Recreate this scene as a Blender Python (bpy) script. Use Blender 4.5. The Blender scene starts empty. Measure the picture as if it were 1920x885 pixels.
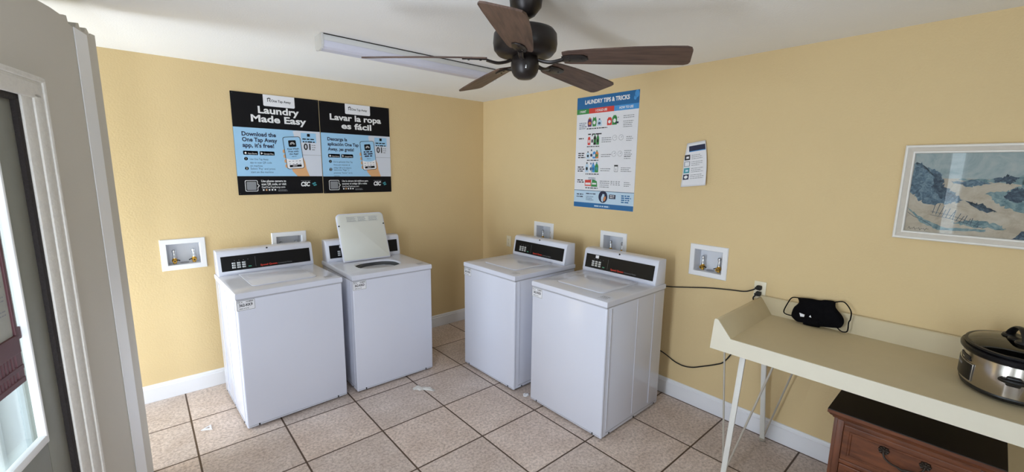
import bpy, bmesh, math, random
from mathutils import Matrix, Vector, noise
random.seed(7)
SC = bpy.context.scene
COL = SC.collection
# ------------------------------------------------------------------ camera, world, lights, exposure
W_PX, H_PX = 1920.0, 885.0
F_PX, CX, CY = 795.59, 967.51, 446.47
YAW, PITCH, ROLL = 0.7262, -0.1606, 0.0144
cam = bpy.data.cameras.new('camera')
cam.sensor_fit = 'HORIZONTAL'; cam.sensor_width = 36.0
cam.lens = F_PX / W_PX * 36.0
cam.shift_x = -(CX - W_PX / 2) / W_PX
cam.shift_y = (CY - H_PX / 2) / W_PX
cam.clip_start = 0.02
cam_ob = bpy.data.objects.new('camera', cam); COL.objects.link(cam_ob)
fw = Vector((math.sin(YAW) * math.cos(PITCH), math.cos(YAW) * math.cos(PITCH), math.sin(PITCH)))
r0 = Vector((math.cos(YAW), -math.sin(YAW), 0)); u0 = r0.cross(fw)
rt = math.cos(ROLL) * r0 + math.sin(ROLL) * u0
up = -math.sin(ROLL) * r0 + math.cos(ROLL) * u0
mw = Matrix((rt, up, -fw)).transposed().to_4x4(); mw.translation = (-2.9053, -3.8401, 1.6886)
cam_ob.matrix_world = mw
SC.camera = cam_ob
world = bpy.data.worlds.new('sky'); SC.world = world; world.use_nodes = True
bgn = world.node_tree.nodes['Background']
bgn.inputs['Color'].default_value = (0.80, 0.90, 1.0, 1); bgn.inputs['Strength'].default_value = 2.2


def area(name, loc, target, sx, sy, power, col):
    l = bpy.data.lights.new(name, 'AREA'); l.shape = 'RECTANGLE'; l.size = sx; l.size_y = sy
    l.energy = power; l.color = col
    o = bpy.data.objects.new(name, l); COL.objects.link(o); o.location = loc
    d = Vector(target) - Vector(loc)
    o.rotation_euler = d.to_track_quat('-Z', 'Y').to_euler()
    return o


# daylight arriving through the openings of the room; the rear one is added fill
area('daylight_alcove', (-4.90, -0.52, 0.66), (-0.8, -1.3, 0.45), 0.72, 1.0, 32, (0.74, 0.86, 1.0))
area('daylight_side', (-3.40, -2.90, 1.20), (-1.2, -1.8, 1.9), 0.46, 1.70, 20, (0.80, 0.88, 1.0))
area('daylight_side_rear', (-3.92, -4.66, 1.28), (-0.9, -2.6, 1.5), 1.0, 1.75, 5, (0.80, 0.88, 1.0))
area('fill_rear', (-2.55, -5.42, 1.55), (-1.6, -1.0, 1.5), 0.8, 1.0, 3, (0.88, 0.94, 1.0))  # lamp added behind the camera for general fill
SC.view_settings.view_transform = 'Standard'; SC.view_settings.look = 'None'
SC.view_settings.gamma = 1.0; SC.view_settings.use_curve_mapping = False
SC.view_settings.exposure = 0.85
PI = math.pi


# ------------------------------------------------------------------ materials
def s2l(c):
    return tuple((v / 255 / 12.92 if v / 255 <= 0.04045 else ((v / 255 + 0.055) / 1.055) ** 2.4) for v in c)


MATS = {}


def mat(name, rgb, rough=0.5, metal=0.0, spec=0.5, var=0.0, vscale=20.0, bump=0.0, bscale=60.0, coat=0.0, aniso=0.0):
    if name in MATS: return MATS[name]
    m = bpy.data.materials.new(name); m.use_nodes = True; MATS[name] = m
    nt = m.node_tree; b = nt.nodes['Principled BSDF']
    c = s2l(rgb)
    b.inputs['Base Color'].default_value = (*c, 1); b.inputs['Roughness'].default_value = rough
    b.inputs['Metallic'].default_value = metal; b.inputs['Specular IOR Level'].default_value = spec
    b.inputs['Coat Weight'].default_value = coat
    if var or bump:
        tc = nt.nodes.new('ShaderNodeTexCoord')
        n = nt.nodes.new('ShaderNodeTexNoise'); n.inputs['Scale'].default_value = vscale
        n.inputs['Detail'].default_value = 5
        nt.links.new(tc.outputs['Object'], n.inputs['Vector'])
        if var:
            mx = nt.nodes.new('ShaderNodeMix'); mx.data_type = 'RGBA'
            mx.inputs['A'].default_value = (*[v * (1 - var) for v in c], 1)
            mx.inputs['B'].default_value = (*[min(1, v * (1 + var)) for v in c], 1)
            nt.links.new(n.outputs['Fac'], mx.inputs['Factor'])
            nt.links.new(mx.outputs['Result'], b.inputs['Base Color'])
        if bump:
            n2 = nt.nodes.new('ShaderNodeTexNoise'); n2.inputs['Scale'].default_value = bscale
            n2.inputs['Detail'].default_value = 4
            nt.links.new(tc.outputs['Object'], n2.inputs['Vector'])
            bp = nt.nodes.new('ShaderNodeBump'); bp.inputs['Strength'].default_value = bump
            bp.inputs['Distance'].default_value = 0.004
            nt.links.new(n2.outputs['Fac'], bp.inputs['Height']); nt.links.new(bp.outputs['Normal'], b.inputs['Normal'])
    return m


def glass_mat(name, tint=(1, 1, 1), gloss=1.0, rough=0.0):
    m = bpy.data.materials.new(name); m.use_nodes = True; nt = m.node_tree
    for n in list(nt.nodes): nt.nodes.remove(n)
    o = nt.nodes.new('ShaderNodeOutputMaterial'); mx = nt.nodes.new('ShaderNodeMixShader')
    t = nt.nodes.new('ShaderNodeBsdfTransparent'); t.inputs['Color'].default_value = (*tint, 1)
    g = nt.nodes.new('ShaderNodeBsdfGlossy'); g.inputs['Roughness'].default_value = rough
    f = nt.nodes.new('ShaderNodeFresnel'); f.inputs['IOR'].default_value = 1.5
    mu = nt.nodes.new('ShaderNodeMath'); mu.operation = 'MULTIPLY'; mu.inputs[1].default_value = gloss
    nt.links.new(f.outputs[0], mu.inputs[0]); nt.links.new(mu.outputs[0], mx.inputs[0])
    nt.links.new(t.outputs[0], mx.inputs[1]); nt.links.new(g.outputs[0], mx.inputs[2])
    nt.links.new(mx.outputs[0], o.inputs[0])
    return m


def wood_mat(name, dark, light, rough=0.45, axis_scale=(30, 3, 30), scale=1.0):
    m = bpy.data.materials.new(name); m.use_nodes = True; nt = m.node_tree; b = nt.nodes['Principled BSDF']
    tc = nt.nodes.new('ShaderNodeTexCoord'); mp = nt.nodes.new('ShaderNodeMapping')
    mp.inputs['Scale'].default_value = axis_scale
    n = nt.nodes.new('ShaderNodeTexNoise'); n.inputs['Scale'].default_value = scale; n.inputs['Detail'].default_value = 6
    n.inputs['Distortion'].default_value = 0.6
    r = nt.nodes.new('ShaderNodeValToRGB')
    r.color_ramp.elements[0].position = 0.3; r.color_ramp.elements[0].color = (*s2l(dark), 1)
    r.color_ramp.elements[1].position = 0.75; r.color_ramp.elements[1].color = (*s2l(light), 1)
    nt.links.new(tc.outputs['Object'], mp.inputs[0]); nt.links.new(mp.outputs[0], n.inputs['Vector'])
    nt.links.new(n.outputs['Fac'], r.inputs[0]); nt.links.new(r.outputs[0], b.inputs['Base Color'])
    b.inputs['Roughness'].default_value = rough
    return m


def brushy(name, dark, mid, light, scale=40.0):
    m = bpy.data.materials.new(name); m.use_nodes = True; nt = m.node_tree; b = nt.nodes['Principled BSDF']
    tc = nt.nodes.new('ShaderNodeTexCoord'); n = nt.nodes.new('ShaderNodeTexNoise'); n.inputs['Scale'].default_value = scale
    n.inputs['Detail'].default_value = 7; n.inputs['Roughness'].default_value = 0.7; n.inputs['Distortion'].default_value = 0.8
    r = nt.nodes.new('ShaderNodeValToRGB'); e = r.color_ramp.elements
    e[0].position = .36; e[0].color = (*s2l(dark), 1); e[1].position = .66; e[1].color = (*s2l(light), 1)
    q = e.new(.5); q.color = (*s2l(mid), 1)
    nt.links.new(tc.outputs['Object'], n.inputs['Vector']); nt.links.new(n.outputs['Fac'], r.inputs[0]); nt.links.new(r.outputs[0], b.inputs['Base Color'])
    b.inputs['Roughness'].default_value = 0.7
    return m


TILE, TX, TY = 0.4609, -2.7886, -0.0124


def floor_mat():
    m = bpy.data.materials.new('ceramic_tile'); m.use_nodes = True; nt = m.node_tree; b = nt.nodes['Principled BSDF']
    L = nt.links.new
    tc = nt.nodes.new('ShaderNodeTexCoord'); mp = nt.nodes.new('ShaderNodeMapping')
    mp.inputs['Location'].default_value = (-TX + 10 * TILE, -TY + 20 * TILE, 0)
    L(tc.outputs['Object'], mp.inputs[0])
    br = nt.nodes.new('ShaderNodeTexBrick'); br.offset = 0; br.squash = 1
    for k, v in (('Scale', 1.0), ('Mortar Size', 0.0056), ('Mortar Smooth', 0.25), ('Brick Width', TILE), ('Row Height', TILE), ('Bias', 0.0)):
        br.inputs[k].default_value = v
    br.inputs['Color1'].default_value = (0.90, 0.90, 0.90, 1); br.inputs['Color2'].default_value = (1.06, 1.04, 1.02, 1)
    br.inputs['Mortar'].default_value = (1, 1, 1, 1)
    L(mp.outputs[0], br.inputs['Vector'])
    n1 = nt.nodes.new('ShaderNodeTexNoise'); n1.inputs['Scale'].default_value = 5; n1.inputs['Detail'].default_value = 6; n1.inputs['Roughness'].default_value = 0.65
    n2 = nt.nodes.new('ShaderNodeTexNoise'); n2.inputs['Scale'].default_value = 60; n2.inputs['Detail'].default_value = 5; n2.inputs['Roughness'].default_value = 0.75
    L(tc.outputs['Object'], n1.inputs['Vector']); L(tc.outputs['Object'], n2.inputs['Vector'])
    r1 = nt.nodes.new('ShaderNodeValToRGB'); e = r1.color_ramp.elements
    e[0].position = 0.3; e[0].color = (*s2l((206, 188, 176)), 1); e[1].position = 0.72; e[1].color = (*s2l((230, 215, 206)), 1)
    r2 = nt.nodes.new('ShaderNodeValToRGB'); e = r2.color_ramp.elements
    e[0].position = 0.36; e[0].color = (0.60, 0.57, 0.55, 1); e[1].position = 0.58; e[1].color = (1.03, 1.03, 1.03, 1)
    L(n1.outputs['Fac'], r1.inputs[0]); L(n2.outputs['Fac'], r2.inputs[0])
    a = nt.nodes.new('ShaderNodeMix'); a.data_type = 'RGBA'; a.blend_type = 'MULTIPLY'; a.inputs['Factor'].default_value = 1
    L(r1.outputs[0], a.inputs['A']); L(r2.outputs[0], a.inputs['B'])
    c = nt.nodes.new('ShaderNodeMix'); c.data_type = 'RGBA'; c.blend_type = 'MULTIPLY'; c.inputs['Factor'].default_value = 1
    L(a.outputs['Result'], c.inputs['A']); L(br.outputs['Color'], c.inputs['B'])
    g = nt.nodes.new('ShaderNodeMix'); g.data_type = 'RGBA'
    L(br.outputs['Fac'], g.inputs['Factor']); L(c.outputs['Result'], g.inputs['A'])
    g.inputs['B'].default_value = (*s2l((84, 66, 52)), 1)
    L(g.outputs['Result'], b.inputs['Base Color'])
    b.inputs['Roughness'].default_value = 0.5; b.inputs['Specular IOR Level'].default_value = 0.3
    bp = nt.nodes.new('ShaderNodeBump'); bp.inputs['Distance'].default_value = 0.002; bp.inputs['Strength'].default_value = 0.5; bp.invert = True
    L(br.outputs['Fac'], bp.inputs['Height']); L(bp.outputs['Normal'], b.inputs['Normal'])
    return m


M_WALL = mat('yellow_wall_paint', (223, 198, 151), 0.75, spec=0.25, var=0.03, vscale=3, bump=0.35, bscale=90)
M_CEIL = mat('ceiling_paint', (246, 245, 242), 0.85, spec=0.2, var=0.02, vscale=4, bump=0.3, bscale=110)
M_GREY = mat('grey_beige_paint', (206, 200, 188), 0.7, spec=0.25, var=0.02, vscale=5, bump=0.15, bscale=80)
M_TRIM = mat('white_trim_paint', (236, 236, 240), 0.4, var=0.02, vscale=8)
M_BATTEN = mat('batten_paint', (238, 238, 238), 0.5, var=0.02, vscale=8)
M_CAULK = mat('old_white_paint', (226, 222, 214), 0.65, var=0.12, vscale=60, bump=0.6, bscale=120)
M_SEAL = mat('weather_strip', (38, 32, 30), 0.85, var=0.4, vscale=90, bump=0.8, bscale=150)
M_STILE = mat('grey_green_door_paint', (132, 132, 122), 0.55, var=0.06, vscale=30)
M_ENAMEL = mat('white_enamel', (217, 219, 231), 0.16, spec=0.5, var=0.01, vscale=6)
M_PLASTIC = mat('white_plastic', (238, 238, 240), 0.35, var=0.01, vscale=10)
M_LIDIN = mat('lid_inner_grey', (222, 223, 216), 0.35, var=0.01, vscale=10)
M_BLACKGL = mat('black_gloss_panel', (14, 14, 17), 0.35, spec=0.25, var=0.05, vscale=30)
M_BLACK = mat('black_plastic', (18, 18, 19), 0.4, var=0.1, vscale=40)
M_RUBBER = mat('black_rubber', (20, 20, 20), 0.7, var=0.1, vscale=40)
M_SEAM = mat('seam_shadow', (172, 172, 178), 0.6, var=0.05, vscale=40)
M_SILVER = mat('silver_button', (200, 202, 204), 0.35, metal=0.3, var=0.05, vscale=60)
M_STEEL = mat('tub_steel', (150, 152, 155), 0.25, metal=0.9, var=0.05, vscale=30)
M_TUB = mat('tub_grey', (84, 86, 89), 0.4, var=0.05, vscale=30)
M_RED = mat('red_print', (222, 58, 40), 0.5, var=0.03, vscale=40)
M_INKW = mat('white_print', (235, 235, 235), 0.5, var=0.02, vscale=40)
M_INKB = mat('black_print', (24, 24, 28), 0.5, var=0.05, vscale=40)
M_INKG = mat('grey_print', (132, 134, 138), 0.5, var=0.05, vscale=40)
M_INKGB = mat('slate_print', (74, 96, 122), 0.5, var=0.05, vscale=40)
M_GREEN = mat('green_button', (70, 150, 120), 0.4, var=0.05, vscale=40)
M_SIGNK = mat('sign_black', (18, 17, 20), 0.45, spec=0.15, var=0.04, vscale=20)
M_SIGNB = mat('sign_light_blue', (160, 205, 238), 0.4, var=0.02, vscale=10)
M_SIGNW = mat('sign_white', (236, 236, 240), 0.4, var=0.02, vscale=10)
M_SIGNL = mat('sign_pale_grey', (214, 219, 230), 0.4, var=0.02, vscale=10)
M_NAVY = mat('navy_print', (24, 32, 66), 0.45, var=0.04, vscale=20)
M_SKIN = mat('drawn_hand_tan', (224, 172, 122), 0.5, var=0.04, vscale=20)
M_TEAL = mat('teal_print', (64, 150, 160), 0.45, var=0.04, vscale=20)
M_PBLUE = mat('poster_blue', (30, 104, 160), 0.4, var=0.03, vscale=20)
M_PBLUE2 = mat('poster_mid_blue', (70, 150, 214), 0.4, var=0.03, vscale=20)
M_PGREEN = mat('poster_green', (58, 140, 72), 0.4, var=0.03, vscale=20)
M_PRED = mat('poster_red', (216, 66, 56), 0.4, var=0.03, vscale=20)
M_PPALE = mat('poster_pale_blue', (192, 216, 234), 0.4, var=0.03, vscale=20)
M_PAPER = mat('white_paper', (232, 232, 236), 0.6, var=0.02, vscale=20)
M_PURPLE = mat('purple_print', (92, 44, 96), 0.5, var=0.05, vscale=40)
M_ORANGE = mat('orange_print', (214, 132, 70), 0.5, var=0.05, vscale=40)
M_BRONZE = mat('oil_rubbed_bronze', (36, 30, 28), 0.38, metal=0.35, var=0.1, vscale=30)
M_BLADE = wood_mat('walnut_blade', (58, 40, 33), (104, 80, 68), 0.5, (4, 40, 10), 1.6)
M_BRASS = mat('brass', (206, 160, 66), 0.3, metal=0.9, var=0.08, vscale=60)
M_CHROME = mat('chrome', (210, 212, 216), 0.2, metal=0.9, var=0.03, vscale=60)
M_BOXIN = mat('recessed_box_plastic', (224, 226, 232), 0.4, var=0.02, vscale=20)
M_IVORY = mat('ivory_plastic', (232, 222, 196), 0.4, var=0.02, vscale=20)
M_LAMTOP = mat('beige_laminate', (206, 191, 157), 0.5, spec=0.3, var=0.04, vscale=14)
M_LAMEDGE = mat('white_laminate_edge', (226, 219, 200), 0.4, var=0.03, vscale=14)
M_LEG = mat('white_painted_steel', (226, 224, 218), 0.45, var=0.05, vscale=30)
M_WIRE = mat('dull_steel_rod', (190, 184, 172), 0.4, metal=0.4, var=0.08, vscale=40)
M_WOOD = wood_mat('cherry_wood', (80, 41, 21), (122, 70, 41), 0.42, (6, 6, 30), 1.5)
M_WOODV = wood_mat('cherry_wood_upright', (76, 39, 20), (116, 66, 40), 0.42, (30, 30, 4), 1.5)
M_OLIVE = wood_mat('worn_olive_panel', (92, 74, 44), (128, 106, 66), 0.5, (6, 6, 20), 1.5)
M_DKTOP = mat('espresso_top', (22, 15, 14), 0.45, var=0.15, vscale=20)
M_IRON = mat('antique_iron', (52, 42, 34), 0.45, metal=0.5, var=0.3, vscale=80)
M_CLOTH = mat('black_cloth', (13, 12, 15), 0.95, spec=0.1, var=0.2, vscale=60, bump=0.5, bscale=300)
M_STAIN = mat('brushed_stainless', (186, 178, 168), 0.22, metal=1.0, var=0.05, vscale=5)
M_GLASSDARK = glass_mat('smoked_lid_glass', (0.72, 0.73, 0.74), 1.2, 0.03)
M_GLASS = glass_mat('clear_glass', (0.93, 0.96, 0.96), 1.0)
M_DOORGLASS = glass_mat('door_glass', (0.93, 0.96, 0.96), 0.35)
M_PICGLASS = glass_mat('picture_glass', (0.98, 0.98, 0.98), 1.0)
M_LENS = mat('prismatic_lens', (212, 212, 226), 0.35, var=0.02, vscale=30)
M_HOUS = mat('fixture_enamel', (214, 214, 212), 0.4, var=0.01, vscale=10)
M_FRAME = mat('whitewashed_frame', (214, 206, 194), 0.5, var=0.05, vscale=30)
M_FRAMEL = mat('frame_light_edge', (232, 228, 220), 0.45, var=0.04, vscale=30)
M_SAND = brushy('painted_sand', (186, 170, 146), (204, 190, 166), (216, 204, 184), 14)
M_SKYP = brushy('painted_sky', (150, 168, 168), (176, 188, 184), (196, 200, 192), 10)
M_BUSH = brushy('painted_blue_scrub', (56, 80, 98), (94, 122, 138), (150, 172, 178), 50)
M_BUSHD = brushy('painted_dark_scrub', (34, 54, 74), (60, 84, 102), (104, 128, 140), 60)
M_BUSHT = brushy('painted_teal_scrub', (88, 122, 128), (128, 156, 158), (170, 186, 180), 34)
M_SEA = brushy('painted_sea', (104, 140, 152), (128, 160, 168), (160, 182, 184), 24)
M_MAROON = mat('maroon_plastic', (84, 44, 48), 0.5, var=0.1, vscale=30)
M_OLDPAPER = mat('grey_printed_sheet', (168, 168, 160), 0.7, var=0.12, vscale=25)
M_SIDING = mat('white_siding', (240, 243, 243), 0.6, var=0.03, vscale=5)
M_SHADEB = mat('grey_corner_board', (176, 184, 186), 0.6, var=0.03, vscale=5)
M_CONC = mat('concrete', (190, 188, 182), 0.9, var=0.1, vscale=6, bump=0.3)
M_FLOOR = floor_mat()
M_FOLIAGE = mat('hedge_leaves', (120, 150, 84), 0.8, var=0.4, vscale=14, bump=0.8, bscale=30)


# ------------------------------------------------------------------ mesh helpers
class MB:
    def __init__(s):
        s.bm = bmesh.new(); s.mats = []; s.mi = 0

    def use(s, m):
        if m not in s.mats: s.mats.append(m)
        s.mi = s.mats.index(m); return s

    def face(s, pts, m=None):
        if m is not None: s.use(m)
        f = s.bm.faces.new([s.bm.verts.new(q) for q in pts]); f.material_index = s.mi; return f

    def poly(s, vs, faces, m=None):
        if m is not None: s.use(m)
        v = [s.bm.verts.new(q) for q in vs]; out = []
        for f in faces:
            try:
                k = s.bm.faces.new([v[i] for i in f]); k.material_index = s.mi; out.append(k)
            except ValueError: pass
        return out

    def box(s, lo, hi, m=None, bev=0.0, seg=2, M=None):
        if m is not None: s.use(m)
        t = bmesh.new()
        bmesh.ops.create_cube(t, size=1)
        for v in t.verts: v.co = Vector([lo[i] + (v.co[i] + .5) * (hi[i] - lo[i]) for i in range(3)])
        if bev: bmesh.ops.bevel(t, geom=list(t.edges), offset=bev, segments=seg, affect='EDGES', profile=0.5)
        s.merge(t, M); return s

    def merge(s, t, M=None):
        mp = {}
        for v in t.verts: mp[v] = s.bm.verts.new((M @ v.co) if M is not None else v.co)
        for f in t.faces:
            k = s.bm.faces.new([mp[v] for v in f.verts]); k.material_index = s.mi
        t.free()

    def prism(s, pts, axis, a, b, m=None, bev=0.0):
        """extrude a 2-D outline (other two axes in order) along axis from a to b"""
        if m is not None: s.use(m)
        t = bmesh.new()
        def mk(p, w):
            q = list(p); q.insert(axis, w); return q
        A = [t.verts.new(mk(p, a)) for p in pts]; B = [t.verts.new(mk(p, b)) for p in pts]
        n = len(pts)
        t.faces.new(A[::-1]); t.faces.new(B)
        for i in range(n): t.faces.new((A[i], A[(i + 1) % n], B[(i + 1) % n], B[i]))
        bmesh.ops.recalc_face_normals(t, faces=list(t.faces))
        if bev: bmesh.ops.bevel(t, geom=list(t.edges), offset=bev, segments=2, affect='EDGES', profile=0.5)
        s.merge(t); return s

    def lathe(s, prof, m=None, n=40, sx=1.0, sy=1.0, c=(0, 0, 0), close=True):
        if m is not None: s.use(m)
        rings = []
        for r, z in prof:
            if r < 1e-6: rings.append([s.bm.verts.new((c[0], c[1], c[2] + z))])
            else: rings.append([s.bm.verts.new((c[0] + r * sx * math.cos(2 * PI * k / n), c[1] + r * sy * math.sin(2 * PI * k / n), c[2] + z)) for k in range(n)])
        for A, B in zip(rings, rings[1:]):
            for k in range(n):
                a, b = A[k % len(A)], A[(k + 1) % len(A)]; c2, d = B[(k + 1) % len(B)], B[k % len(B)]
                q = []
                for v in (a, b, c2, d):
                    if v not in q: q.append(v)
                if len(q) > 2:
                    f = s.bm.faces.new(q); f.material_index = s.mi
        return s

    def tube(s, pts, r, m=None, n=8, flat=1.0, cap=True):
        if m is not None: s.use(m)
        pts = [Vector(q) for q in pts]; rings = []
        prev = None
        for i, q in enumerate(pts):
            d = (pts[min(i + 1, len(pts) - 1)] - pts[max(i - 1, 0)]).normalized()
            if prev is None:
                ref = Vector((0, 0, 1)) if abs(d.z) < .9 else Vector((1, 0, 0))
                u = d.cross(ref).normalized()
            else: u = (prev - d * prev.dot(d)).normalized()
            prev = u; w = d.cross(u)
            rr = r[i] if isinstance(r, (list, tuple)) else r
            rings.append([s.bm.verts.new(q + rr * (math.cos(2 * PI * k / n) * u + flat * math.sin(2 * PI * k / n) * w)) for k in range(n)])
        for A, B in zip(rings, rings[1:]):
            for k in range(n):
                f = s.bm.faces.new((A[k], A[(k + 1) % n], B[(k + 1) % n], B[k])); f.material_index = s.mi
        if cap:
            for R in (rings[0][::-1], rings[-1]):
                f = s.bm.faces.new(R); f.material_index = s.mi
        return s

    def disc(s, c, r, m=None, n=24, ax=2, ry=None):
        ry = r if ry is None else ry
        pts = []
        for k in range(n):
            q = [r * math.cos(2 * PI * k / n), ry * math.sin(2 * PI * k / n)]; q.insert(ax, 0)
            pts.append([c[i] + q[i] for i in range(3)])
        s.face(pts, m); return s

    def done(s, name, parent=None, smooth=False, M=None, angle=35):
        me = bpy.data.meshes.new(name)
        if M is not None: bmesh.ops.transform(s.bm, matrix=M, verts=list(s.bm.verts))
        bmesh.ops.recalc_face_normals(s.bm, faces=list(s.bm.faces)) if s.recalc else None
        s.bm.to_mesh(me); s.bm.free()
        for m in s.mats: me.materials.append(m)
        if smooth:
            me.polygons.foreach_set('use_smooth', [True] * len(me.polygons))
            me.set_sharp_from_angle(angle=math.radians(angle))
        o = bpy.data.objects.new(name, me); COL.objects.link(o)
        if parent is not None: o.parent = parent
        return o
    recalc = True


class Flat(MB):
    """print on a flat sheet: (u right, v up, layer) mapped by fn into 3-D"""
    recalc = False

    def __init__(s, fn):
        super().__init__(); s.fn = fn

    def P(s, pts, m, layer=1):
        return s.face([s.fn(u, v, layer) for u, v in pts], m)

    def rect(s, u0, v0, u1, v1, m, layer=1):
        return s.P([(u0, v0), (u1, v0), (u1, v1), (u0, v1)], m, layer)

    def rrect(s, u0, v0, u1, v1, r, m, layer=1, rot=0.0, n=5):
        cu, cv = (u0 + u1) / 2, (v0 + v1) / 2; pts = []
        for (x, y, a0) in ((u1 - r, v1 - r, 0), (u0 + r, v1 - r, 90), (u0 + r, v0 + r, 180), (u1 - r, v0 + r, 270)):
            for k in range(n + 1):
                a = math.radians(a0 + 90 * k / n); pts.append((x + r * math.cos(a), y + r * math.sin(a)))
        if rot:
            c, sn = math.cos(rot), math.sin(rot)
            pts = [(cu + c * (x - cu) - sn * (y - cv), cv + sn * (x - cu) + c * (y - cv)) for x, y in pts]
        return s.P(pts, m, layer)

    def ell(s, u, v, ru, rv, m, layer=1, n=24):
        return s.P([(u + ru * math.cos(2 * PI * k / n), v + rv * math.sin(2 * PI * k / n)) for k in range(n)], m, layer)

    def line(s, pts, w, m, layer=1):
        for (a, b), (c, d) in zip(pts, pts[1:]):
            L = math.hypot(c - a, d - b) or 1; nx, ny = -(d - b) / L * w / 2, (c - a) / L * w / 2
            s.P([(a - nx, b - ny), (c - nx, d - ny), (c + nx, d + ny), (a + nx, b + ny)], m, layer)

    def text(s, st, u, v, h, m, layer=2, w=None, al='C', bold=0.0, rot=0.0, shear=0.0):
        s.use(m)
        vs, fs, bb = text_geo(st, bold, shear)
        k = h / 0.69; kx = k
        tw = bb[1] - bb[0]
        if w: kx = w / tw
        off = {'C': -(bb[0] + bb[1]) / 2, 'L': -bb[0], 'R': -bb[1]}[al]
        c, sn = math.cos(rot), math.sin(rot)
        out = []
        for x, y in vs:
            a, b = (x + off) * kx, y * k
            out.append(s.fn(u + c * a - sn * b, v + sn * a + c * b, layer))
        s.poly(out, fs)

    def bars(s, u, v, wd, n, step, m, layer=2, h=None, ragged=.3, al='L', seed=1):
        """lines of print too small to read: strings of short strokes"""
        rnd = random.Random(seed + n); h = h or step * .42
        for i in range(n):
            L = wd * (1 - ragged * rnd.random()); x = u if al == 'L' else u - L / 2; e = x + L
            while x < e - 1e-5:
                k = min(e - x, h * rnd.uniform(1.2, 4.5)); s.rect(x, v - i * step, x + k, v - i * step + h, m, layer); x += k + h * .7


TXT = {}


def text_geo(st, bold=0.0, shear=0.0):
    key = (st, bold, shear)
    if key in TXT: return TXT[key]
    cu = bpy.data.curves.new('t', 'FONT'); cu.body = st; cu.offset = bold; cu.resolution_u = 3; cu.fill_mode = 'FRONT'; cu.shear = shear
    ob = bpy.data.objects.new('t', cu)
    me = ob.to_mesh()
    vs = [(v.co.x, v.co.y) for v in me.vertices]; fs = [list(q.vertices) for q in me.polygons]
    ob.to_mesh_clear(); bpy.data.objects.remove(ob); bpy.data.curves.remove(cu)
    xs = [q[0] for q in vs] or [0, 1]
    TXT[key] = (vs, fs, (min(xs), max(xs)))
    return TXT[key]


def thing(name, label, cat, loc=(0, 0, 0), rz=0.0, group=None):
    o = bpy.data.objects.new(name, None); o.empty_display_size = 0.05; COL.objects.link(o)
    o.location = loc; o.rotation_euler = (0, 0, rz)
    return tag(o, label, cat, group)


def tag(o, label, cat, group=None):
    o['label'] = label; o['category'] = cat
    if group: o['group'] = group
    return o


def struct(o): o['kind'] = 'structure'; return o


def spline(pts, n=8):
    pts = [Vector(q) for q in pts]; P = [pts[0]] + pts + [pts[-1]]; out = []
    for i in range(1, len(P) - 2):
        a, b, c, d = P[i - 1], P[i], P[i + 1], P[i + 2]
        for k in range(n):
            t = k / n
            out.append(.5 * ((2 * b) + (c - a) * t + (2 * a - 5 * b + 4 * c - d) * t * t + (3 * b - a - 3 * c + d) * t ** 3))
    out.append(pts[-1]); return out


# ------------------------------------------------------------------ room shell
HC = 2.408
XL, YR = -5.0, -5.5        # far left (alcove) wall, rear wall


def wall_cells(us, vs, holes, fn, m, name, thick):
    """flat wall in u,v with rectangular holes; fn(u,v,d) -> point, d = depth behind the face"""
    b = MB(); b.use(m)
    U = sorted(set(us + [h[0] for h in holes] + [h[2] for h in holes])); V = sorted(set(vs + [h[1] for h in holes] + [h[3] for h in holes]))
    inside = lambda a, c: any(h[0] < a < h[2] and h[1] < c < h[3] for h in holes)
    for d in (0, thick):
        for i in range(len(U) - 1):
            for j in range(len(V) - 1):
                if inside((U[i] + U[i + 1]) / 2, (V[j] + V[j + 1]) / 2): continue
                q = [fn(U[i], V[j], d), fn(U[i + 1], V[j], d), fn(U[i + 1], V[j + 1], d), fn(U[i], V[j + 1], d)]
                b.face(q)
    for h in holes + [(min(us), min(vs), max(us), max(vs))]:
        c = [(h[0], h[1]), (h[2], h[1]), (h[2], h[3]), (h[0], h[3])]
        for i in range(4):
            p, q = c[i], c[(i + 1) % 4]
            b.face([fn(*p, 0), fn(*q, 0), fn(*q, thick), fn(*p, thick)])
    bmesh.ops.remove_doubles(b.bm, verts=list(b.bm.verts), dist=1e-5)
    return struct(b.done(name))


BW, BH, BD = 0.262, 0.224, 0.085           # washer outlet box flange, recess depth
IW, IH = 0.190, 0.150                      # its opening
boxA = [(-2.703, 1.052), (-2.008, 1.042)]  # centres on the back wall (x, z)
boxB = [(-0.973, 1.075), (-1.783, 1.079), (-2.574, 1.079)]  # centres on the right wall (y, z)
hole = lambda c, z: (c - IW / 2 - .004, z - IH / 2 - .004, c + IW / 2 + .004, z + IH / 2 + .004)
wall_cells([XL, 0.0], [0, HC], [hole(*q) for q in boxA], lambda u, v, d: (u, d, v), M_WALL, 'wall_back', 0.12)
wall_cells([YR, 0.12], [0, HC], [hole(*q) for q in boxB], lambda u, v, d: (d, u, v), M_WALL, 'wall_right', 0.12)
PLAN = [(XL - .1, -.92 - .1), (XL - .1, .12), (.12, .12), (.12, YR - .1), (-2.991 - .2540 * (-YR + .1 - .92) - .10, YR - .1), (-2.991 - .11, -.92 - .1)]
b = MB(); b.prism(PLAN, 2, -.1, 0, M_FLOOR); struct(b.done('floor'))
PLANC = [(XL - .1, -.92 - .1), (XL - .1, .12), (.12, .12), (.12, YR - .1), (-2.991 - .2540 * (-YR + .1 - .92) - .42, YR - .1), (-2.991 - .42, -.92 - .1)]
b = MB(); b.prism(PLANC, 2, HC, HC + .1, M_CEIL); struct(b.done('ceiling'))
wall_cells([XL, 0.0], [0, HC], [(-3.0, 1.0, -2.1, 2.1)], lambda u, v, d: (u, YR - d, v), M_GREY, 'wall_rear', 0.1)
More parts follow.
